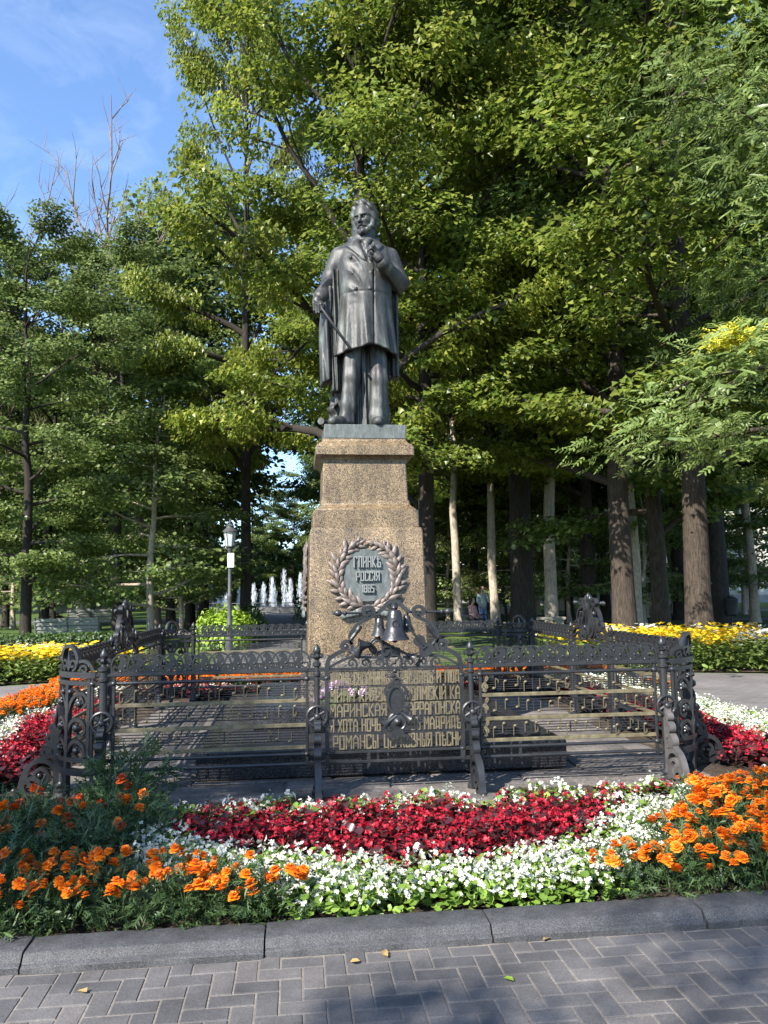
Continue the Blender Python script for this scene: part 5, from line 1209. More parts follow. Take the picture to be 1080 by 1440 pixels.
# clipped hedge behind the left bed
def hedge(name, label, x0, y0, x1, y1, w, h, n, mat, seed, cat='hedge', ls=0.05):
    g = np.random.default_rng(seed); L = math.hypot(x1-x0, y1-y0); ux, uy = (x1-x0)/L, (y1-y0)/L
    t = g.uniform(0, L, n); f = g.integers(0, 3, n); s = g.uniform(-1, 1, n); z = h*np.sqrt(g.uniform(0.01, 1, n))
    off = np.where(f == 0, -w/2, np.where(f == 1, w/2, s*w/2))+g.normal(0, .03, n); z = np.where(f == 2, h, z)+g.normal(0, .03, n)*1.0
    nr = np.stack([np.where(f == 0, uy, np.where(f == 1, -uy, 0)), np.where(f == 0, -ux, np.where(f == 1, ux, 0)), np.where(f == 2, 1, 0.35)], 1)
    P = np.stack([x0+ux*t-uy*off, y0+uy*t+ux*off, np.maximum(z, 0.02)], 1)
    D = np.cross(nr, g.normal(0, 1, (n, 3)))+nr*0.3; V, Q = cards(P, D, nr+g.normal(0, .35, (n, 3)), g.uniform(.7, 1.3, n)*ls*1.3, ls, 'oval', .2)
    t_ = thing(name, label, cat, (0, 0, 0)); link('foliage', np_mesh('foliage', V, Q, MAT[mat]), t_)
    m = MB(); cx, cy = (x0+x1)/2, (y0+y1)/2; m.box((0, 0, h*0.46), (L*0.99, w*0.86, h*0.9), M=Matrix.Translation((cx, cy, 0)) @ Matrix.Rotation(math.atan2(uy, ux), 4, 'Z')); part('branch_mass', m, MAT['soil'], t_)
    return t_
MAT['leaf_hedge'] = leaf_mat('hedge_leaf', (0.030, 0.060, 0.015), (0.075, 0.125, 0.03), 0.2)
MAT['leaf_lime'] = leaf_mat('lime_leaf', (0.15, 0.26, 0.02), (0.32, 0.45, 0.05), 0.35)
hedge('clipped_hedge', 'low clipped dark green hedge behind the yellow flower bed', -16.5, 7.4, -4.7, 10.6, 0.8, 0.66, 15000, 'leaf_hedge', 3)

# ------------------------------------------------------------------ trees
MAT['bark'] = surface('grey_brown_bark', [(0.3, (0.022, 0.017, 0.013)), (0.5, (0.050, 0.038, 0.029)), (0.7, (0.088, 0.070, 0.054))], scale=5, rough=0.9, bump=1.0, bscale=9, stretch=(5, 5, 0.9), fine=(30, 0.35), spec=0.2)
MAT['bark_dark'] = surface('dark_bark', [(0.3, (0.018, 0.015, 0.012)), (0.55, (0.038, 0.031, 0.025)), (0.75, (0.07, 0.058, 0.046))], scale=5, rough=0.9, bump=1.0, bscale=9, stretch=(5, 5, 0.9), fine=(30, 0.35), spec=0.2)
MAT['bark_pale'] = surface('pale_bark', [(0.3, (0.20, 0.165, 0.125)), (0.5, (0.36, 0.30, 0.23)), (0.7, (0.50, 0.44, 0.35))], scale=5, rough=0.9, bump=0.8, bscale=12, stretch=(4, 4, 1.2), fine=(30, 0.3), spec=0.2)
MAT['bark_bare'] = surface('bare_twigs', [(0.3, (0.13, 0.095, 0.08)), (0.7, (0.27, 0.20, 0.17))], scale=4, rough=0.9)
MAT['leaf_maple'] = leaf_mat('maple_leaf', (0.105, 0.155, 0.020), (0.24, 0.28, 0.044), 0.5, 0.38, (0.36, 0.35, 0.065))
MAT['leaf_maple2'] = leaf_mat('deep_maple_leaf', (0.088, 0.142, 0.022), (0.21, 0.26, 0.044), 0.5, 0.38, (0.28, 0.30, 0.06))
MAT['leaf_linden'] = leaf_mat('linden_leaf', (0.082, 0.13, 0.031), (0.185, 0.24, 0.068), 0.5, 0.38, (0.25, 0.29, 0.10))
MAT['leaf_ash'] = leaf_mat('ash_leaf', (0.095, 0.15, 0.035), (0.20, 0.265, 0.075), 0.45, 0.36, (0.27, 0.32, 0.11))
MAT['leaf_gold'] = leaf_mat('yellowed_leaf', (0.50, 0.46, 0.03), (0.66, 0.62, 0.07), 0.35)
class Tree:
    def __init__(s, seed): s.g = random.Random(seed); s.n = np.random.default_rng(seed); s.wood = MB(); s.tips = []
    def branch(s, p, d, L, r, lvl, bend, seg=6, nside=6):
        """grow one branch; returns its points"""
        pts = [Vector(p)]; rad = [r]; d = Vector(d).normalized()
        for i in range(seg):
            d = (d+Vector((s.g.gauss(0, .12), s.g.gauss(0, .12), s.g.gauss(0, .08)+bend))).normalized()
            pts.append(pts[-1]+d*(L/seg)); rad.append(max(0.006, r*(1-0.8*(i+1)/seg)))
        s.wood.tube(pts, rad, nside, caps=False); return pts, rad
def grow(seed, H, r0, c0, rad, nl, el=(20, 60), top=0.95, prof='dome', subs=6, sub_len=0.42, cl=3, lean=(0, 0), wob=0.12, flat=0.4, csize=0.5, low_droop=-0.05, forks=None, side=None):
    T = Tree(seed); g = T.g
    pts = []; rr = []; n = 14
    x = y = 0.0
    for i in range(n+1):
        t = i/n; z = H*top*t
        x += g.gauss(0, wob)*(0.3+t)*0.6; y += g.gauss(0, wob)*(0.3+t)*0.6
        pts.append(Vector((x+lean[0]*t*t*H, y+lean[1]*t*t*H, z))); rr.append(r0*(1-0.9*t**1.15)*(1.35 if i == 0 else 1.0))
    pts.insert(1, Vector((pts[0].x, pts[0].y, 0.25))); rr[0] = r0*1.45; rr.insert(1, r0*1.12)
    T.wood.tube(pts, rr, 12, caps=False)
    def trunk_at(z):
        for i in range(len(pts)-1):
            if pts[i].z <= z <= pts[i+1].z:
                f = (z-pts[i].z)/max(1e-6, pts[i+1].z-pts[i].z); return pts[i].lerp(pts[i+1], f), rr[i]+(rr[i+1]-rr[i])*f
        return pts[-1], rr[-1]
    az = g.uniform(0, 6.28)
    for i in range(nl):
        u = (i+0.5)/nl; z = c0+(H*top-c0)*u**0.9; az += 2.4+g.uniform(-.4, .4)
        if prof == 'dome': R_ = rad*(0.72+0.55*math.sin(math.pi*min(1, u*0.95+0.12)))*(1 if u < 0.75 else 1-0.75*(u-0.75)/0.25)*0.82
        elif prof == 'cone': R_ = rad*(1.05-0.85*u)
        else: R_ = rad*(0.55+0.6*math.sin(math.pi*u))
        R_ *= g.uniform(0.8, 1.15); e = R(g.uniform(*el)*(0.55+0.6*u)); p, r = trunk_at(z)
        d = Vector((math.cos(az)*math.cos(e), math.sin(az)*math.cos(e), math.sin(e)))
        bp, br = T.branch(p, d, R_, max(0.03, r*0.5), 1, low_droop*(1-u)+0.02, 7)
        for k in range(subs):
            t = 0.30+0.70*(k+g.random()*0.6)/subs; q = min(6, int(t*7)); q0 = bp[q].lerp(bp[q+1], t*7-q)
            dd = (bp[q+1]-bp[q]).normalized(); sa = g.choice((-1, 1))*g.uniform(0.5, 1.15); sd = Vector((dd.x*math.cos(sa)-dd.y*math.sin(sa), dd.x*math.sin(sa)+dd.y*math.cos(sa), dd.z*0.6+g.uniform(-.15, .3)))
            sp, sr = T.branch(q0, sd, R_*sub_len*g.uniform(0.7, 1.2)*(1.15-0.4*t), max(0.012, br[q]*0.5), 2, -0.015, 4, 4)
            for c in range(cl): T.tips.append((sp[min(4, 2+c % 3)]+Vector((g.gauss(0, .12), g.gauss(0, .12), g.gauss(0, .06))), Vector((sd.x, sd.y, 0)), 1.0))
        T.tips.append((bp[-1], d, 1.1)); T.tips.append((bp[5], d, 0.9))
    T.tips.append((pts[-1], Vector((0, 0, 1)), 1.2)); T.axis = trunk_at
    return T
def crown_mesh(T, name, mat, nper, leaf, shape='maple', csize=0.55, flat=0.45, wr=0.95, seed=1, droop=0.1):
    """leaf sprays round every twig end"""
    g = np.random.default_rng(seed); C = np.array([tuple(t[0]) for t in T.tips], np.float32); O = np.array([tuple(t[1]) for t in T.tips], np.float32); k = np.array([t[2] for t in T.tips], np.float32)
    n = len(C); rep = np.repeat(np.arange(n), nper); m = len(rep)
    off = g.normal(0, 1, (m, 3)); off /= np.maximum(1, np.linalg.norm(off, axis=1, keepdims=True)/1.7)
    off[:, 2] *= flat; off *= (csize*k[rep]*g.uniform(0.75, 1.2, n)[rep])[:, None]
    off[:, 2] -= 0.22*np.hypot(off[:, 0], off[:, 1])                        # sprays hang at the rim
    P = C[rep]+off; ax = P[:, :2]-C[:, :2].mean(0); outw = np.concatenate([unit(ax), np.zeros((m, 1))], 1)
    rim = np.concatenate([unit(off[:, :2]), np.zeros((m, 1))], 1)
    N = unit(np.array([0, 0, 0.9])+outw*0.75+rim*0.4+g.normal(0, .38, (m, 3))); D = unit(rim*0.8+outw*0.5+np.array([0, 0, -0.35])+g.normal(0, .45, (m, 3)))
    L = leaf*g.uniform(0.7, 1.25, m)
    if shape == 'frond':
        out = [cards(P, D, N, L, L*0.035, 'narrow')]; S = unit(np.cross(D, N))
        for t in (0.2, 0.45, 0.7):
            for s in (-1, 1): out.append(cards(P+D*(t*L)[:, None], D*0.55+S*s, N, L*0.42, L*0.15, 'oval', .15, .1))
        out.append(cards(P+D*(0.85*L)[:, None], D, N, L*0.4, L*0.15, 'oval')); V, Q = stack(out)
    else: V, Q = cards(P, D, N, L, L*wr, shape, 0.22, droop)
    return np_mesh(name, V, Q, MAT[mat])
PROTO = {}
def proto(key, T, bark, crown):
    PROTO[key] = (mesh_of('trunk', T.wood, MAT[bark], True, fix=False), crown); return T
T = proto('maple_a', grow(11, 21, 0.36, 3.6, 7.2, 28, subs=7, cl=2), 'bark_dark', None); PROTO['maple_a'] = (PROTO['maple_a'][0], crown_mesh(T, 'crown', 'leaf_maple', 130, 0.145, seed=1, csize=0.50, flat=0.30, wr=1.1))
T = proto('maple_b', grow(23, 22, 0.32, 4.0, 6.6, 28, subs=7, cl=2, lean=(0.012, 0.0)), 'bark', None); PROTO['maple_b'] = (PROTO['maple_b'][0], crown_mesh(T, 'crown', 'leaf_maple2', 125, 0.148, seed=2, csize=0.50, flat=0.30, wr=1.1))
T = proto('linden', grow(31, 20, 0.26, 2.6, 4.6, 30, subs=6, prof='col', el=(10, 45), cl=2), 'bark_dark', None); PROTO['linden'] = (PROTO['linden'][0], crown_mesh(T, 'crown', 'leaf_linden', 84, 0.14, 'round', seed=3, csize=0.46, flat=0.3, wr=0.85))
T = proto('young', grow(41, 9.5, 0.12, 1.0, 3.1, 30, subs=6, prof='cone', el=(-5, 22), cl=3, low_droop=-0.06), 'bark_pale', None); PROTO['young'] = (PROTO['young'][0], crown_mesh(T, 'crown', 'leaf_linden', 22, 0.12, 'round', seed=4, csize=0.42, flat=0.16, wr=0.85))
T = proto('slim', grow(51, 22, 0.23, 7.5, 3.7, 24, subs=6, prof='col', wob=0.16), 'bark_pale', None); PROTO['slim'] = (PROTO['slim'][0], crown_mesh(T, 'crown', 'leaf_maple2', 52, 0.15, seed=5, csize=0.6))
T = proto('ash', grow(61, 13, 0.26, 2.6, 5.4, 26, subs=6, el=(10, 45)), 'bark', None); PROTO['ash'] = (PROTO['ash'][0], crown_mesh(T, 'crown', 'leaf_ash', 22, 0.30, 'frond', seed=6, csize=0.6, droop=.1))
T = proto('wood', grow(71, 21, 0.28, 6.0, 4.8, 24, subs=5, prof='col', cl=2), 'bark_dark', None); PROTO['wood'] = (PROTO['wood'][0], crown_mesh(T, 'crown', 'leaf_linden', 48, 0.26, 'round', seed=7, csize=0.8, wr=0.85))
def bare(seed, H, c0, rad):
    T = Tree(seed); g = T.g; pts, rr = T.branch((0, 0, 0), (0, 0, 1), H*0.75, 0.2, 0, 0.05, 10, 8)
    for i in range(16):
        t = 0.35+0.65*i/16; q = min(9, int(t*10)); az = i*2.4; d = (math.cos(az)*0.6, math.sin(az)*0.6, 1.0)
        bp, br = T.branch(pts[q], d, rad*g.uniform(0.8, 1.3), 0.06, 1, 0.05, 7, 5)
        for k in range(7):
            j = 1+k % 6; a = g.uniform(0, 6.28); sp, sr = T.branch(bp[j], (math.cos(a)*0.5, math.sin(a)*0.5, 0.9), rad*g.uniform(0.25, 0.55), 0.028, 2, 0.03, 5, 4)
            for w in range(3): T.branch(sp[2+w], (g.gauss(0, .5), g.gauss(0, .5), 0.8), rad*0.2, 0.016, 3, 0.02, 3, 3)
    return T
PROTO['bare'] = (mesh_of('trunk', bare(81, 22, 8, 4.6).wood, MAT['bark_bare'], True, fix=False), None)
def tree(key, name, label, px=None, dist=None, s=1.0, rz=0.0, group=None, xy=None, sz=None, wood=None):
    x, y = xy if xy else along(px, dist)
    o = thing(name, label, 'tree', (x, y, -0.04), rz, group); o.scale = (s, s, sz or s)
    tr, cr = PROTO[key]; t = link('trunk', tr, o)
    if wood: t.material_slots[0].link = 'OBJECT'; t.material_slots[0].material = MAT[wood]
    if cr: link('crown', cr, o)
    return o
G = 'trees of the park wood'
# standing out singly
tree('maple_a', 'maple_tree', 'big sunlit maple with dark forked limbs right behind the statue', 505, 20.5, 0.80, 0.3, sz=1.12)
tree('maple_a', 'maple_tree', 'broad bright maple whose lowest sprays hang beside the lamp post', 345, 27, 0.54, 2.2, sz=1.16)
tree('maple_b', 'maple_tree', 'maple behind the pedestal with limbs forking over the lawn', 604, 22, 0.85, 4.0, wood='bark_dark')
tree('maple_a', 'maple_tree', 'tall yellow green maple leaning over the lawn between pale trunks', 735, 27, 1.15, 5.1)
tree('maple_b', 'maple_tree', 'thick brown trunked maple standing behind the yellow bed', 878, 22.0, 1.0, 4.4)
big = tree('maple_b', 'maple_tree', 'thick trunked maple leaning, with one yellowed branch, behind the yellow bed', 985, 20.5, 1.02, 2.6)
tree('linden', 'linden_tree', 'dark mottled trunk between the two thick maples', 928, 25, 1.05, 2.0, wood='bark')
tree('ash', 'ash_tree', 'pale green ash with feathery leaflets overhanging the yellow bed', 1320, 17.0, 0.92, 1.0)
tree('young', 'young_elm', 'slender young tree with flat leafy sprays reaching nearly to the ground', 213, 26, 1.05, 0.6)
tree('slim', 'tall_tree', 'pale straight trunk, thickest of the slender ones, before the low stone bench', 775, 33, 1.15, 0.0)
tree('slim', 'tall_tree', 'pale trunk that forks low down, beside the standing people', 697, 36, 0.95, 1.3)
tree('slim', 'tall_tree', 'thin pale trunk beside the seated person, behind the lawn', 645, 34, 0.85, 2.6)
tree('slim', 'tall_tree', 'thin pale leaning trunk just behind the thick brown maple', 893, 27, 0.8, 3.6)
tree('linden', 'linden_tree', 'thin dark trunked tree between the hedge and the white bench', 38, 24, 0.62, 1.0)
tree('linden', 'linden_tree', 'cone shaped fresh green tree rising over the young sprayed tree', 165, 33, 0.80, 3.0)
tree('linden', 'linden_tree', 'rounded pale green tree beyond the white bench', 62, 36, 0.80, 4.4)
tree('linden', 'linden_tree', 'full green tree at the wood edge by the bare treetop', -30, 33, 0.76, 5.4)
tree('bare', 'bare_tree', 'tall leafless dead tree rising above the cone shaped green tree', 222, 38, 1.17, 1.0)
tree('bare', 'bare_tree', 'leafless twiggy treetop over the pale green tree by the bench', -8, 38, 1.0, 2.0)
tree('maple_b', 'maple_tree', 'dark leafed maple shading the middle of the wood behind the slender trunks', 830, 36, 1.1, 2.9)
tree('maple_a', 'maple_tree', 'tall maple towering over the ash and the leaning maple', 1010, 34, 1.2, 0.9)
tree('linden', 'linden_tree', 'dark tree beside the fountain alley, nearest the round bushes', 268, 41, 0.95, 0.5)
tree('linden', 'linden_tree', 'dark tree across the fountain alley behind the pedestal', 492, 40, 1.1, 1.5)
# the wood behind, look-alike trunks
rng = random.Random(77)
spots = [(-75, 42), (8, 46), (75, 43), (112, 50), (240, 44), (285, 40), (478, 52), (540, 46), (575, 40), (610, 47), (668, 45), (722, 44), (755, 50), (800, 46), (850, 43), (905, 45), (955, 41), (1015, 44), (1060, 39), (1110, 44), (1150, 36), (1190, 45), (600, 60), (690, 62), (790, 60), (870, 62), (960, 58), (1050, 60), (1130, 62), (-20, 60), (60, 62), (130, 64), (500, 70), (500, 64)]
for i, (px, d) in enumerate(spots):
    tree('wood' if i % 3 else 'slim', 'woodland_tree', 'dark trunked tree standing deep in the park wood' if i % 3 else 'pale slender tree standing deep in the park wood', px, d, rng.uniform(0.85, 1.15)*(0.74 if px < 235 else 1.0), rng.uniform(0, 6.28), G if i % 3 else 'pale slender trees of the park wood')
for px, d, s in ((352, 80, 0.75), (385, 86, 0.62), (412, 82, 0.6), (440, 84, 0.8)): tree('linden', 'linden_tree', 'shaded linden standing behind the fountain jets', px, d, s, px*0.1, 'lindens behind the fountain')
for px, d, s in ((20, 44, 1.0), (115, 46, 1.1), (255, 34, 0.8), (585, 50, 1.1), (630, 42, 0.9), (665, 52, 1.3), (730, 40, 0.95), (745, 56, 1.3), (800, 38, 0.9), (835, 50, 1.2), (905, 36, 0.85), (945, 52, 1.2), (1000, 48, 1.0), (1045, 50, 1.15), (1095, 40, 1.0), (60, 54, 1.1)): tree('young', 'young_tree', 'young leafy tree growing low among the wood trunks', px, d, s, px*0.37, 'young trees among the wood trunks')
# trees on the near side of the plaza that shade the kerb and paving
for x, y, s, rz, sz, lab in SHADE_TREES: tree('linden' if 'linden' in lab else 'slim', 'linden_tree' if 'linden' in lab else 'slender_tree', lab, xy=(x, y), s=s, rz=rz, sz=sz)
# yellowed branch
b = MB(); q = along(1028, 15.0, 478); d0 = _f+_r*(1028-540)/FPX+_u*(720-476)/FPX; k = 12.6/math.hypot(d0[0], d0[1]); yp = CAM_POS+d0*k
g = np.random.default_rng(5); n = 330; P = np.stack([g.normal(0, .17, n), g.normal(0, .15, n), g.normal(0, .08, n)], 1); P[:, 2] += 0.08-0.35*np.abs(P[:, 0])
D = unit(np.stack([P[:, 0]*1.5, -np.ones(n)*0.4, -0.4*np.ones(n)], 1)+g.normal(0, .4, (n, 3))); N = unit(np.array([-.3, -.5, 1.0])+g.normal(0, .35, (n, 3)))
V, Q = [], []
S = unit(np.cross(D, N)); L = g.uniform(.11, .19, n); out = [cards(P, D, N, L, L*.05, 'narrow')]
for t in (0.25, .5, .75):
    for s in (-1, 1): out.append(cards(P+D*(t*L)[:, None], D*.6+S*s, N, L*.4, L*.15, 'oval'))
V, Q = stack(out); iv = big.matrix_basis.inverted()
o = link('yellow_branch', np_mesh('yellow_branch', V, Q, MAT['leaf_gold']), big); o.matrix_basis = iv @ Matrix.Translation(tuple(yp)); o['label'] = 'single yellowed branch'; o['kind'] = 'stuff'
# far edge of the wood: reads as one mass
rg = np.random.default_rng(9); n = 150000; a = rg.uniform(-70, 80, n); dd = 64+rg.uniform(0, 12, n)+rg.normal(0, 1.5, n); z = 0.5+19*rg.uniform(0.0, 1, n)**0.9*(0.85+0.15*np.sin(a*0.35))
P = np.stack([a, dd, z], 1); D = rg.normal(0, 1, (n, 3)); N = np.stack([0*a-.3, 0*a-.6, 0*a+.7], 1)+rg.normal(0, .5, (n, 3))
al = (a > -10) & (a < 8); gap = np.sin(a*1.3)+np.sin(a*0.57+1)+0.8*np.sin(z*1.7+a*2.3)
keep = np.where(al, (z < 7.5) & (dd > 74.0), (gap < 1.45) | (z > 5))
V, Q = cards(P[keep], D[keep], N[keep], rg.uniform(.3, .55, keep.sum()), 0.38, 'round'); o = link('far_wood', np_mesh('far_wood', V, Q, MAT['leaf_linden'])); o['kind'] = 'stuff'

rg = np.random.default_rng(19); n = 34000; a = rg.uniform(-26, 18, n); dd = 86+rg.uniform(0, 9, n); z = 0.3+9.5*rg.uniform(0, 1, n)*(0.8+0.2*np.sin(a*0.9))
V, Q = cards(np.stack([a, dd, z], 1), rg.normal(0, 1, (n, 3)), np.stack([0*a-.3, 0*a-.6, 0*a+.7], 1)+rg.normal(0, .5, (n, 3)), rg.uniform(.35, .6, n), 0.42, 'round'); o = link('shrub_belt', np_mesh('shrub_belt', V, Q, MAT['leaf_hedge'])); o['kind'] = 'stuff'

# ------------------------------------------------------------------ lamp, benches, people, fountain, buildings
MAT['lamp_iron'] = surface('grey_lamp_iron', [(0.3, (0.05, 0.05, 0.052)), (0.7, (0.09, 0.09, 0.092))], scale=4, rough=0.5)
MAT['paper'] = surface('white_sign', [(0.3, (0.76, 0.76, 0.75)), (0.7, (0.82, 0.82, 0.81))], scale=3, rough=0.6)
def glass_mat():
    m, N, L, b = new_mat('frosted_lamp_glass'); b.inputs['Base Color'].default_value = (0.75, 0.77, 0.76, 1); b.inputs['Roughness'].default_value = 0.25; b.inputs['Transmission Weight'].default_value = 0.45; b.inputs['IOR'].default_value = 1.3; return m
MAT['lamp_glass'] = glass_mat()
x, y = along(323, 21.2); lamp = thing('street_lamp', 'grey iron park lantern on a slim post with a white notice, beside the round bush', 'lamp post', (x, y, -0.03))
m = MB(); m.lathe([(0.14, 0), (0.14, 0.08), (0.10, 0.12), (0.085, 0.5), (0.10, 0.52), (0.10, 0.56), (0.062, 0.62), (0.055, 1.5), (0.068, 1.52), (0.068, 1.58), (0.05, 1.62), (0.042, 2.72), (0.06, 2.76), (0.075, 2.80), (0.03, 2.84), (0.0, 2.84)], 14); part('post', m, MAT['lamp_iron'], lamp)
m = MB()
for k in range(6):
    a0, a1 = 2*math.pi*k/6, 2*math.pi*(k+1)/6
    m.add([(0.10*math.cos(a0), 0.10*math.sin(a0), 2.88), (0.10*math.cos(a1), 0.10*math.sin(a1), 2.88), (0.165*math.cos(a1), 0.165*math.sin(a1), 3.25), (0.165*math.cos(a0), 0.165*math.sin(a0), 3.25)], [(0, 1, 2, 3)])
part('lantern_glass', m, MAT['lamp_glass'], lamp, False)
m = MB()
for k in range(6):
    a = 2*math.pi*k/6; m.tube([(0.103*math.cos(a), 0.103*math.sin(a), 2.86), (0.17*math.cos(a), 0.17*math.sin(a), 3.26)], 0.009, 5)
m.lathe([(0.04, 2.82), (0.115, 2.86), (0.115, 2.885), (0.0, 2.89)], 6); part('lantern_frame', m, MAT['lamp_iron'], lamp)
m = MB(); m.lathe([(0.17, 3.25), (0.20, 3.255), (0.20, 3.285), (0.14, 3.34), (0.105, 3.37), (0.10, 3.41), (0.12, 3.42), (0.06, 3.47), (0.03, 3.48), (0.045, 3.52), (0.02, 3.55), (0.012, 3.60), (0.0, 3.63)], 18); part('lantern_cap', m, MAT['lamp_iron'], lamp)
m = MB(); m.box((0.03, -0.075, 2.50), (0.17, 0.015, 0.38), b=0.003); part('notice', m, MAT['paper'], lamp)
# second lantern further down the alley
x, y = along(436, 46); o = copy_tree(lamp); o.location = (x, y, -0.03); o['label'] = 'park lantern far down the alley beside the pedestal edge'; o['group'] = 'park lanterns'; lamp['group'] = 'park lanterns'
for ch in list(o.children):
    if ch.name.startswith('notice'): bpy.data.objects.remove(ch)

# bushes
def bush(px, d, label, r, h, n, mat, seed, ls=0.09):
    x, y = along(px, d); g = np.random.default_rng(seed); a = g.uniform(0, 6.28, n); cz = g.uniform(-0.2, 1, n); k = g.uniform(0.55, 1.03, n)**0.5*(1+0.10*np.sin(5*a+3*cz)+0.05*np.sin(11*a))
    s = np.sqrt(1-np.clip(cz, 0, 1)**2); P = np.stack([r*k*s*np.cos(a), r*k*s*np.sin(a), np.maximum(0.04, h*(0.25+0.75*np.clip(cz, 0, 1)*k)*np.where(cz < 0, g.uniform(0.1, 1, n), 1))], 1)
    o_ = np.stack([s*np.cos(a), s*np.sin(a), np.clip(cz, 0.1, 1)], 1); D = unit(np.cross(o_, g.normal(0, 1, (n, 3)))+o_*0.3); V, Q = cards(P, D, o_+g.normal(0, .35, (n, 3))+np.array([0, 0, .4]), g.uniform(.7, 1.3, n)*ls, ls*0.75, 'oval', .2)
    t = thing('round_bush', label, 'bush', (x, y, -0.03)); link('foliage', np_mesh('foliage', V, Q, MAT[mat]), t)
    m = MB()
    for i in range(9): aa = i*0.7; m.tube([(0, 0, 0), (0.3*r*math.cos(aa), 0.3*r*math.sin(aa), h*0.4), (0.6*r*math.cos(aa), 0.6*r*math.sin(aa), h*0.7)], [0.02, 0.014, 0.006], 5)
    part('stems', m, MAT['bark_dark'], t)
bush(316, 23.5, 'bright lime green rounded bush behind the lamp post', 0.86, 1.22, 2600, 'leaf_lime', 1, 0.11)
bush(352, 26.5, 'dark clipped rounded bush next to the lime green one', 0.55, 1.25, 1600, 'leaf_hedge', 2)
bush(436, 42, 'dark rounded bush on the far side of the alley', 0.9, 1.5, 1600, 'leaf_hedge', 4)

# benches
MAT['bench_wood'] = surface('pale_bench_slat', [(0.3, (0.17, 0.175, 0.155)), (0.7, (0.25, 0.255, 0.23))], scale=3, rough=0.7, stretch=(0.4, 4, 4))
def bench(px, d, rz, label, L=2.1, seat=0.45):
    x, y = along(px, d); t = thing('park_bench', label, 'bench', (x, y, -0.03), rz, 'park benches')
    for i in range(4): m = MB(); m.box((0, -0.02+i*0.11, seat), (L, 0.095, 0.03), b=0.006); part('seat_slat', m, MAT['bench_wood'], t)
    for i in range(4): m = MB(); m.box((0, -0.10-0.03*i, seat+0.10+i*0.115), (L, 0.028, 0.10), b=0.006); part('back_slat', m, MAT['bench_wood'], t)
    for sx in (-1, 0, 1):
        m = MB(); X = sx*(L/2-0.03)
        m.sweep([(X, -0.20, seat+0.52), (X, -0.09, seat+0.02), (X, -0.13, 0)], [(-0.025, -0.02), (0.025, -0.02), (0.025, 0.02), (-0.025, 0.02)], up=(1, 0, 0)); m.sweep([(X, -0.1, seat-0.03), (X, 0.36, seat-0.03), (X, 0.33, 0.18), (X, 0.38, 0)], [(-0.025, -0.02), (0.025, -0.02), (0.025, 0.02), (-0.025, 0.02)], up=(1, 0, 0))
        if sx: m.sweep([(X, -0.14, seat+0.22), (X, 0.30, seat+0.22), (X, 0.34, seat-0.03)], [(-0.02, -0.025), (0.02, -0.025), (0.02, 0.025), (-0.02, 0.025)], up=(1, 0, 0))
        part('leg_frame', m, MAT['lamp_iron'], t)
    return t
bench(97, 25.5, 0.10, 'white slatted bench with black frame, seen from behind the clipped hedge', 1.85)
bench(128, 40, 0.3, 'shaded bench deep under the trees behind the white one')
MAT['stone_pale'] = surface('pale_stone', [(0.3, (0.30, 0.26, 0.20)), (0.7, (0.44, 0.39, 0.31))], scale=4, rough=0.8)
x, y = along(766, 31.5); t = thing('stone_bench', 'long low pale stone bench behind the lawn by the pale trunk', 'bench', (x, y, -0.03), -0.12)
m = MB(); m.prism([(-0.72, 0.42), (-0.78, 0.52), (0.78, 0.52), (0.72, 0.42)], -0.28, 0.28); part('seat', m, MAT['stone_pale'], t)
for s in (-1, 1): m = MB(); m.prism([(s*0.5-0.12, 0), (s*0.5-0.2, 0.42), (s*0.5+0.2, 0.42), (s*0.5+0.12, 0)], -0.2, 0.2); part('support', m, MAT['stone_pale'], t)
# litter bin
MAT['black'] = surface('black_metal', [(0.3, (0.012, 0.012, 0.013)), (0.7, (0.025, 0.025, 0.026))], scale=4, rough=0.6)
x, y = along(1027, 33); t = thing('litter_bin', 'black litter bin on a post between the far trunks', 'bin', (x, y, -0.03))
m = MB(); m.tube([(0, 0, 0), (0, 0, 0.6)], 0.035, 8); part('post', m, MAT['black'], t)
m = MB(); m.lathe([(0.16, 0.5), (0.22, 0.55), (0.26, 1.08), (0.27, 1.1), (0.27, 1.14), (0.10, 1.24), (0.0, 1.25)], 12); part('bin', m, MAT['black'], t)

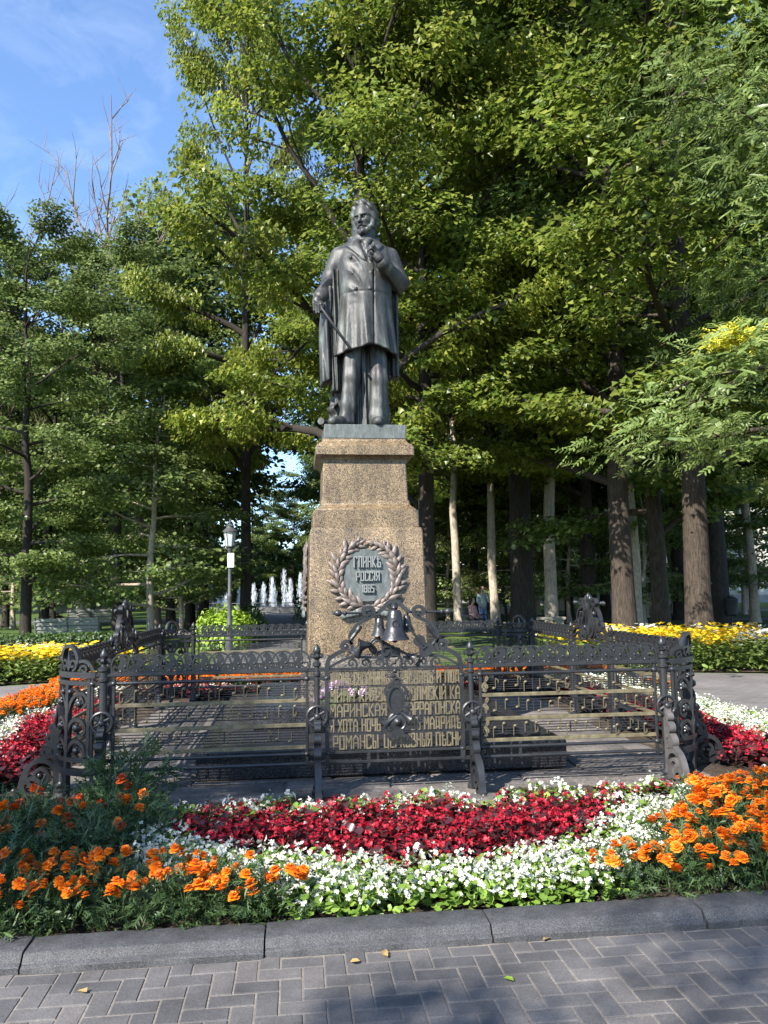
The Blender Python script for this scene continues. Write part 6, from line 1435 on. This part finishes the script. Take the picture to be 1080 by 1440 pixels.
# people in the wood
for k, c in dict(skin=(0.42, 0.26, 0.19), denim=(0.13, 0.19, 0.33), sage=(0.30, 0.36, 0.33), pink=(0.50, 0.26, 0.24), navy=(0.03, 0.04, 0.08), hair=(0.03, 0.018, 0.012), auburn=(0.16, 0.04, 0.025), blue=(0.12, 0.17, 0.30), charcoal=(0.02, 0.02, 0.022)).items():
    MAT['p_'+k] = surface(k+'_cloth' if k not in ('skin', 'hair', 'auburn') else k, [(0.3, tuple(v*0.85 for v in c)), (0.7, tuple(min(1, v*1.1) for v in c))], scale=8, rough=0.8)
def person(px, d, rz, label, sit, top, legs, hair, group='people in the park wood', arm=0, z0=0.0):
    x, y = along(px, d); t = thing('person', label, 'person', (x, y, -0.03+z0), rz, group)
    hp = 0.48 if sit else 0.92
    knee = [(s*0.10, -0.42 if sit else -0.03, 0.48 if sit else 0.50) for s in (-1, 1)]; ank = [(s*(0.11 if sit else 0.12), -0.44 if sit else 0.03*s, 0.08) for s in (-1, 1)]
    sh = [(s*0.19, 0.02, hp+0.52) for s in (-1, 1)]
    elb = [(-0.25, -0.02, hp+0.24), (0.25, -0.02 if not arm else -0.12, hp+0.26)]; wr = [(-0.20, -0.24 if sit or arm else -0.06, hp+(0.12 if sit else 0.02)), (0.19 if not arm else 0.06, -0.22, hp+(0.12 if not arm else 0.48))]
    def body(X, Y, Z):
        dd = d_ell(X, Y, Z, (0, -0.01, hp+0.72), (0.078, 0.098, 0.12))
        dd = smin(dd, d_ell(X, Y, Z, (0, -0.105, hp+0.70), (0.014, 0.02, 0.02)), .01)
        dd = smin(dd, d_caps(X, Y, Z, (0, 0.02, hp+0.5), (0, 0.0, hp+0.65), .05, .048), .02)
        dd = smin(dd, smin(d_ell(X, Y, Z, (0, 0, hp+0.38), (0.16, 0.10, 0.2)), d_ell(X, Y, Z, (0, 0, hp+0.04), (0.15, 0.11, 0.15)), .1), .03)
        for i in range(2):
            for a, b_, r1, r2 in ((sh[i], elb[i], .046, .038), (elb[i], wr[i], .038, .028)): dd = smin(dd, d_caps(X, Y, Z, a, b_, r1, r2), .02)
            w = wr[i]; dd = smin(dd, d_ell(X, Y, Z, (w[0], w[1]-0.04, w[2]-0.02), (.03, .045, .04)), .01)
            for f in range(4): dd = smin(dd, d_caps(X, Y, Z, (w[0]-0.024+f*.016, w[1]-0.06, w[2]-0.02), (w[0]-0.024+f*.016, w[1]-0.10, w[2]-0.05), .0085, .008), .004)
            dd = smin(dd, d_caps(X, Y, Z, (w[0], w[1]-0.03, w[2]), (w[0]-0.03*(1 if i else -1), w[1]-0.08, w[2]), .011, .009), .005)
            dd = smin(dd, d_caps(X, Y, Z, (knee[i][0]*.9, 0, hp), knee[i], .07, .05), .03); dd = smin(dd, d_caps(X, Y, Z, knee[i], ank[i], .05, .036), .02); dd = smin(dd, d_caps(X, Y, Z, ank[i], (ank[i][0], ank[i][1]-0.15, 0.04), .042, .036), .02)
        return dd
    def shirt(X, Y, Z):
        dd = smin(d_ell(X, Y, Z, (0, 0, hp+0.36), (0.19, 0.125, 0.25)), d_ell(X, Y, Z, (0, 0, hp+0.1), (0.175, 0.13, 0.16)), .08)
        for i in range(2): dd = smin(dd, d_caps(X, Y, Z, sh[i], elb[i], .066, .055), .03); dd = smin(dd, d_caps(X, Y, Z, elb[i], tuple(np.array(elb[i])*.3+np.array(wr[i])*.7), .055, .045), .02)
        return smax(smax(dd, Z-hp-0.56, .02), hp-0.08-Z, .01)
    def trou(X, Y, Z):
        dd = d_ell(X, Y, Z, (0, 0, hp+0.0), (0.165, 0.13, 0.14))
        for i in range(2): dd = smin(dd, d_caps(X, Y, Z, (knee[i][0]*.9, 0, hp), knee[i], .09, .068), .03); dd = smin(dd, d_caps(X, Y, Z, knee[i], ank[i], .068, .055), .02)
        return dd
    def hr(X, Y, Z):
        dd = smin(d_ell(X, Y, Z, (0, 0.02, hp+0.75), (0.095, 0.105, 0.115)), d_caps(X, Y, Z, (0, 0.06, hp+0.72), (0, 0.08, hp+0.5), .085, .06), .03)
        return smax(dd, -(Y+0.045+0.25*np.clip(Z-hp-0.78, 0, 1)*-1), .015)
    lo, hi = (-0.36, -0.66, -0.02), (0.36, 0.26, hp+0.95)
    for nm, f, mt in (('body', body, 'p_skin'), ('top', shirt, top), ('trousers', trou, legs), ('hair', hr, hair)):
        V, Q = sculpt(f, lo, hi, 0.021); link(nm, np_mesh(nm, V, Q, MAT[mt], True), t)
    return t
person(678, 31, 0.5, 'person in a sage jacket and jeans standing with raised arm by the pale trunk', False, 'p_sage', 'p_denim', 'p_auburn', arm=1)
person(664, 30.0, 0.9, 'dark haired person in a dusty pink top sitting on a bench', True, 'p_pink', 'p_charcoal', 'p_hair')
x, y = along(664.5, 30.15); bb = bench(664.5, 30.15, 0.9+math.pi, 'dark bench under the seated person in pink', 1.5)
person(708, 37, 2.4, 'person in dark clothes standing behind the forked pale trunk', False, 'p_charcoal', 'p_charcoal', 'p_hair')
person(721, 37, 2.9, 'person in dark clothes seated on a low bench facing the wood', True, 'p_charcoal', 'p_charcoal', 'p_hair')
bench(721, 37.1, 2.9+math.pi, 'dark bench under the seated person in dark clothes', 1.4)
person(76, 45, 2.0, 'person in a blue jacket sitting far under the trees behind the white bench', True, 'p_blue', 'p_charcoal', 'p_hair')
bench(76, 45.1, 2.0+math.pi, 'bench under the person in the blue jacket', 1.5)

# fountain at the end of the alley
def water_mat():
    m, N, L, b = new_mat('fountain_spray'); b.inputs['Base Color'].default_value = (0.86, 0.89, 0.93, 1); b.inputs['Roughness'].default_value = 0.5
    t = N.new('ShaderNodeBsdfTranslucent'); t.inputs['Color'].default_value = (0.85, 0.88, 0.92, 1); mx_ = N.new('ShaderNodeMixShader'); mx_.inputs['Fac'].default_value = 0.5; L.new(b.outputs['BSDF'], mx_.inputs[1]); L.new(t.outputs['BSDF'], mx_.inputs[2]); L.new(mx_.outputs['Shader'], N['Material Output'].inputs['Surface']); return m
MAT['spray'] = water_mat(); MAT['basin'] = surface('basin_stone', [(0.3, (0.18, 0.18, 0.18)), (0.7, (0.28, 0.28, 0.27))], scale=2, rough=0.7)
MAT['pool'] = surface('pool_water', [(0.4, (0.10, 0.13, 0.15)), (0.6, (0.15, 0.18, 0.20))], scale=2, rough=0.08)
FX, FY = along(396, 68)
fo = thing('fountain', 'round fountain with tall white water jets at the end of the alley', 'fountain', (FX, FY, 0))
m = MB(); m.lathe([(6.6, -0.05), (6.6, 0.42), (6.5, 0.48), (6.2, 0.48), (6.1, 0.42), (6.1, 0.2), (0.0, 0.2)], 48); part('basin', m, MAT['basin'], fo)
m = MB(); m.lathe([(6.08, 0.30), (0.0, 0.31)], 48); part('water', m, MAT['pool'], fo)
g = np.random.default_rng(3)
jets = [(5.3*math.cos(a), 5.3*math.sin(a), 1.3+0.3*math.sin(3*a+1)) for a in [2*math.pi*(k+0.3)/14 for k in range(14)]]+[(2.4*math.cos(a), 2.4*math.sin(a), 2.35+0.5*math.sin(5*a)) for a in [2*math.pi*(k+0.2)/6 for k in range(6)]]+[(0.2, 0, 3.1)]
for jx, jy, jh in jets:
    n = 420; t = g.uniform(0, 1, n)**0.75; z = jh*t; w = 0.035+0.07*t*(1.15-t)*2+0.12*g.uniform(0, 1, n)*(1-t)
    P = np.stack([jx+g.normal(0, 1, n)*w, jy+g.normal(0, 1, n)*w, 0.3+z*g.uniform(0.9, 1.0, n)], 1); D = np.stack([g.normal(0, .12, n), g.normal(0, .12, n), np.ones(n)], 1)
    V, Q = cards(P, D, g.normal(0, 1, (n, 3)), g.uniform(.12, .5, n), 0.026, 'oval'); link('water_jet', np_mesh('water_jet', V, Q, MAT['spray']), fo)['kind'] = 'stuff'
m = MB()
for k in range(24): a = 2*math.pi*k/24; m.tube([(7.4*math.cos(a), 7.4*math.sin(a), 0), (7.4*math.cos(a), 7.4*math.sin(a), 0.8)], 0.03, 5)
for z in (0.45, 0.8): m.tube([(7.4*math.cos(2*math.pi*k/48), 7.4*math.sin(2*math.pi*k/48), z) for k in range(48)], 0.025, 5, closed=True)
o = part('railing', m, MAT['lamp_iron']); o.location = (FX, FY, 0); tag(o, 'low iron railing round the fountain basin', 'railing')

# pale buildings beyond the wood
MAT['stucco'] = surface('pale_stucco', [(0.3, (0.40, 0.38, 0.34)), (0.7, (0.50, 0.48, 0.43))], scale=0.6, rough=0.9)
MAT['roof'] = surface('grey_roof', [(0.3, (0.10, 0.09, 0.085)), (0.7, (0.15, 0.14, 0.13))], scale=1, rough=0.8)
def glassdark():
    m, N, L, b = new_mat('window_glass'); b.inputs['Base Color'].default_value = (0.03, 0.04, 0.05, 1); b.inputs['Roughness'].default_value = 0.08; return m
MAT['glass'] = glassdark()
m = MB(); m.box((0, -0.03, 0), (1.25, 0.06, 1.75)); WFR = mesh_of('window', m, MAT['paper']); m = MB(); m.box((-0.27, -0.07, 0), (0.48, 0.03, 1.5)); m.box((0.27, -0.07, 0), (0.48, 0.03, 1.5)); WPN = mesh_of('pane', m, MAT['glass']); m = MB(); m.box((0, -0.1, -0.94), (1.5, 0.2, 0.08)); WSL = mesh_of('sill', m, MAT['paper'])
def building(px, d, rz, w, h, dep, label):
    x, y = along(px, d); t = thing('building', label, 'building', (x, y, -0.05), rz)
    m = MB(); m.box((0, dep/2, h/2), (w, dep, h)); part('wall', m, MAT['stucco'], t)
    m = MB(); m.prism([(-w/2-0.4, h), (w/2+0.4, h), (w/2-2, h+2.6), (-w/2+2, h+2.6)], -0.5, dep+0.5); part('roof', m, MAT['roof'], t)
    m = MB(); m.box((0, -0.06, 0.4), (w+0.1, 0.12, 0.8)); part('plinth', m, MAT['basin'], t)
    for fl in range(int(h//3.4)):
        for k in range(int(w//3)):
            o = link('window', WFR, t, loc=(-w/2+1.7+k*3.0, 0.0, 2.1+fl*3.4)); link('pane', WPN, o); link('sill', WSL, o)
building(1010, 84, -0.15, 40, 11, 10, 'pale stucco building glimpsed between trunks beyond the litter bin')
building(45, 82, 0.2, 34, 11, 10, 'pale stucco building glimpsed between trunks beyond the white bench')
building(690, 100, 0.0, 26, 10, 10, 'pale building glimpsed far behind the standing people')

# bouquet on the step
bq = thing('bouquet', 'bouquet of pale lilac flowers lying on the upper granite step', 'bouquet', (-0.33, -0.98, 0.452))
L = []; g = np.random.default_rng(4); n = 46
P = np.stack([g.uniform(-.24, .24, n), g.uniform(-.05, .1, n), g.uniform(0.0, .13, n)], 1); V, Q = cards(P, np.stack([g.normal(0, 1, n), g.normal(0, .5, n)-.3, g.uniform(-.3, .8, n)], 1), np.stack([g.normal(0, .4, n), g.normal(0, .4, n)-.4, np.ones(n)], 1), .09, .04, 'oval'); link('foliage', np_mesh('foliage', V, Q, MAT['leaf_mari']), bq)
PK = [pm('flower_head', (v*1.45, q), 'pet_pink') for v, q in POM]
for i, (x, z) in enumerate(((-.26, .05), (-.17, .14), (-.11, .19), (-.05, .21), (0.0, .22), (.05, .19), (.09, .13), (.20, .12), (.23, .15), (-.02, .15), (.26, .09), (-.2, .08))):
    o = link('flower_head', PK[i % 3], bq, loc=(x, g.uniform(-.04, .04), z)); o.rotation_euler = (0.9, g.uniform(-.4, .4), g.uniform(0, 6))
# fallen leaves
MAT['leaf_fallen'] = leaf_mat('fallen_leaf', (0.24, 0.13, 0.05), (0.42, 0.28, 0.10), 0.1)
for i, (px, py, c) in enumerate(((492, 1353, 0), (541, 1342, 0), (723, 1379, 1), (770, 1318, 0), (537, 1341, 0), (905, 1300, 0), (268, 1348, 0), (122, 1395, 0))):
    p = ground_at(px, py, 0.01); a = i*1.3; V, Q = cards([(0, 0, 0.004)], [(math.cos(a), math.sin(a), 0.06)], [(0.1, -.1, 1)], 0.045, 0.03, 'maple' if i % 2 else 'oval', 0.5)
    o = link('fallen_leaf', np_mesh('fallen_leaf', V, Q, MAT['leaf_fallen'] if not c else MAT['leaf_lime']), loc=(p[0], p[1], 0.006)); tag(o, 'curled dry brown leaf lying on the herringbone paving' if not c else 'single pale green leaf lying on the herringbone paving', 'leaf', 'fallen leaves on the paving' if not c else None)
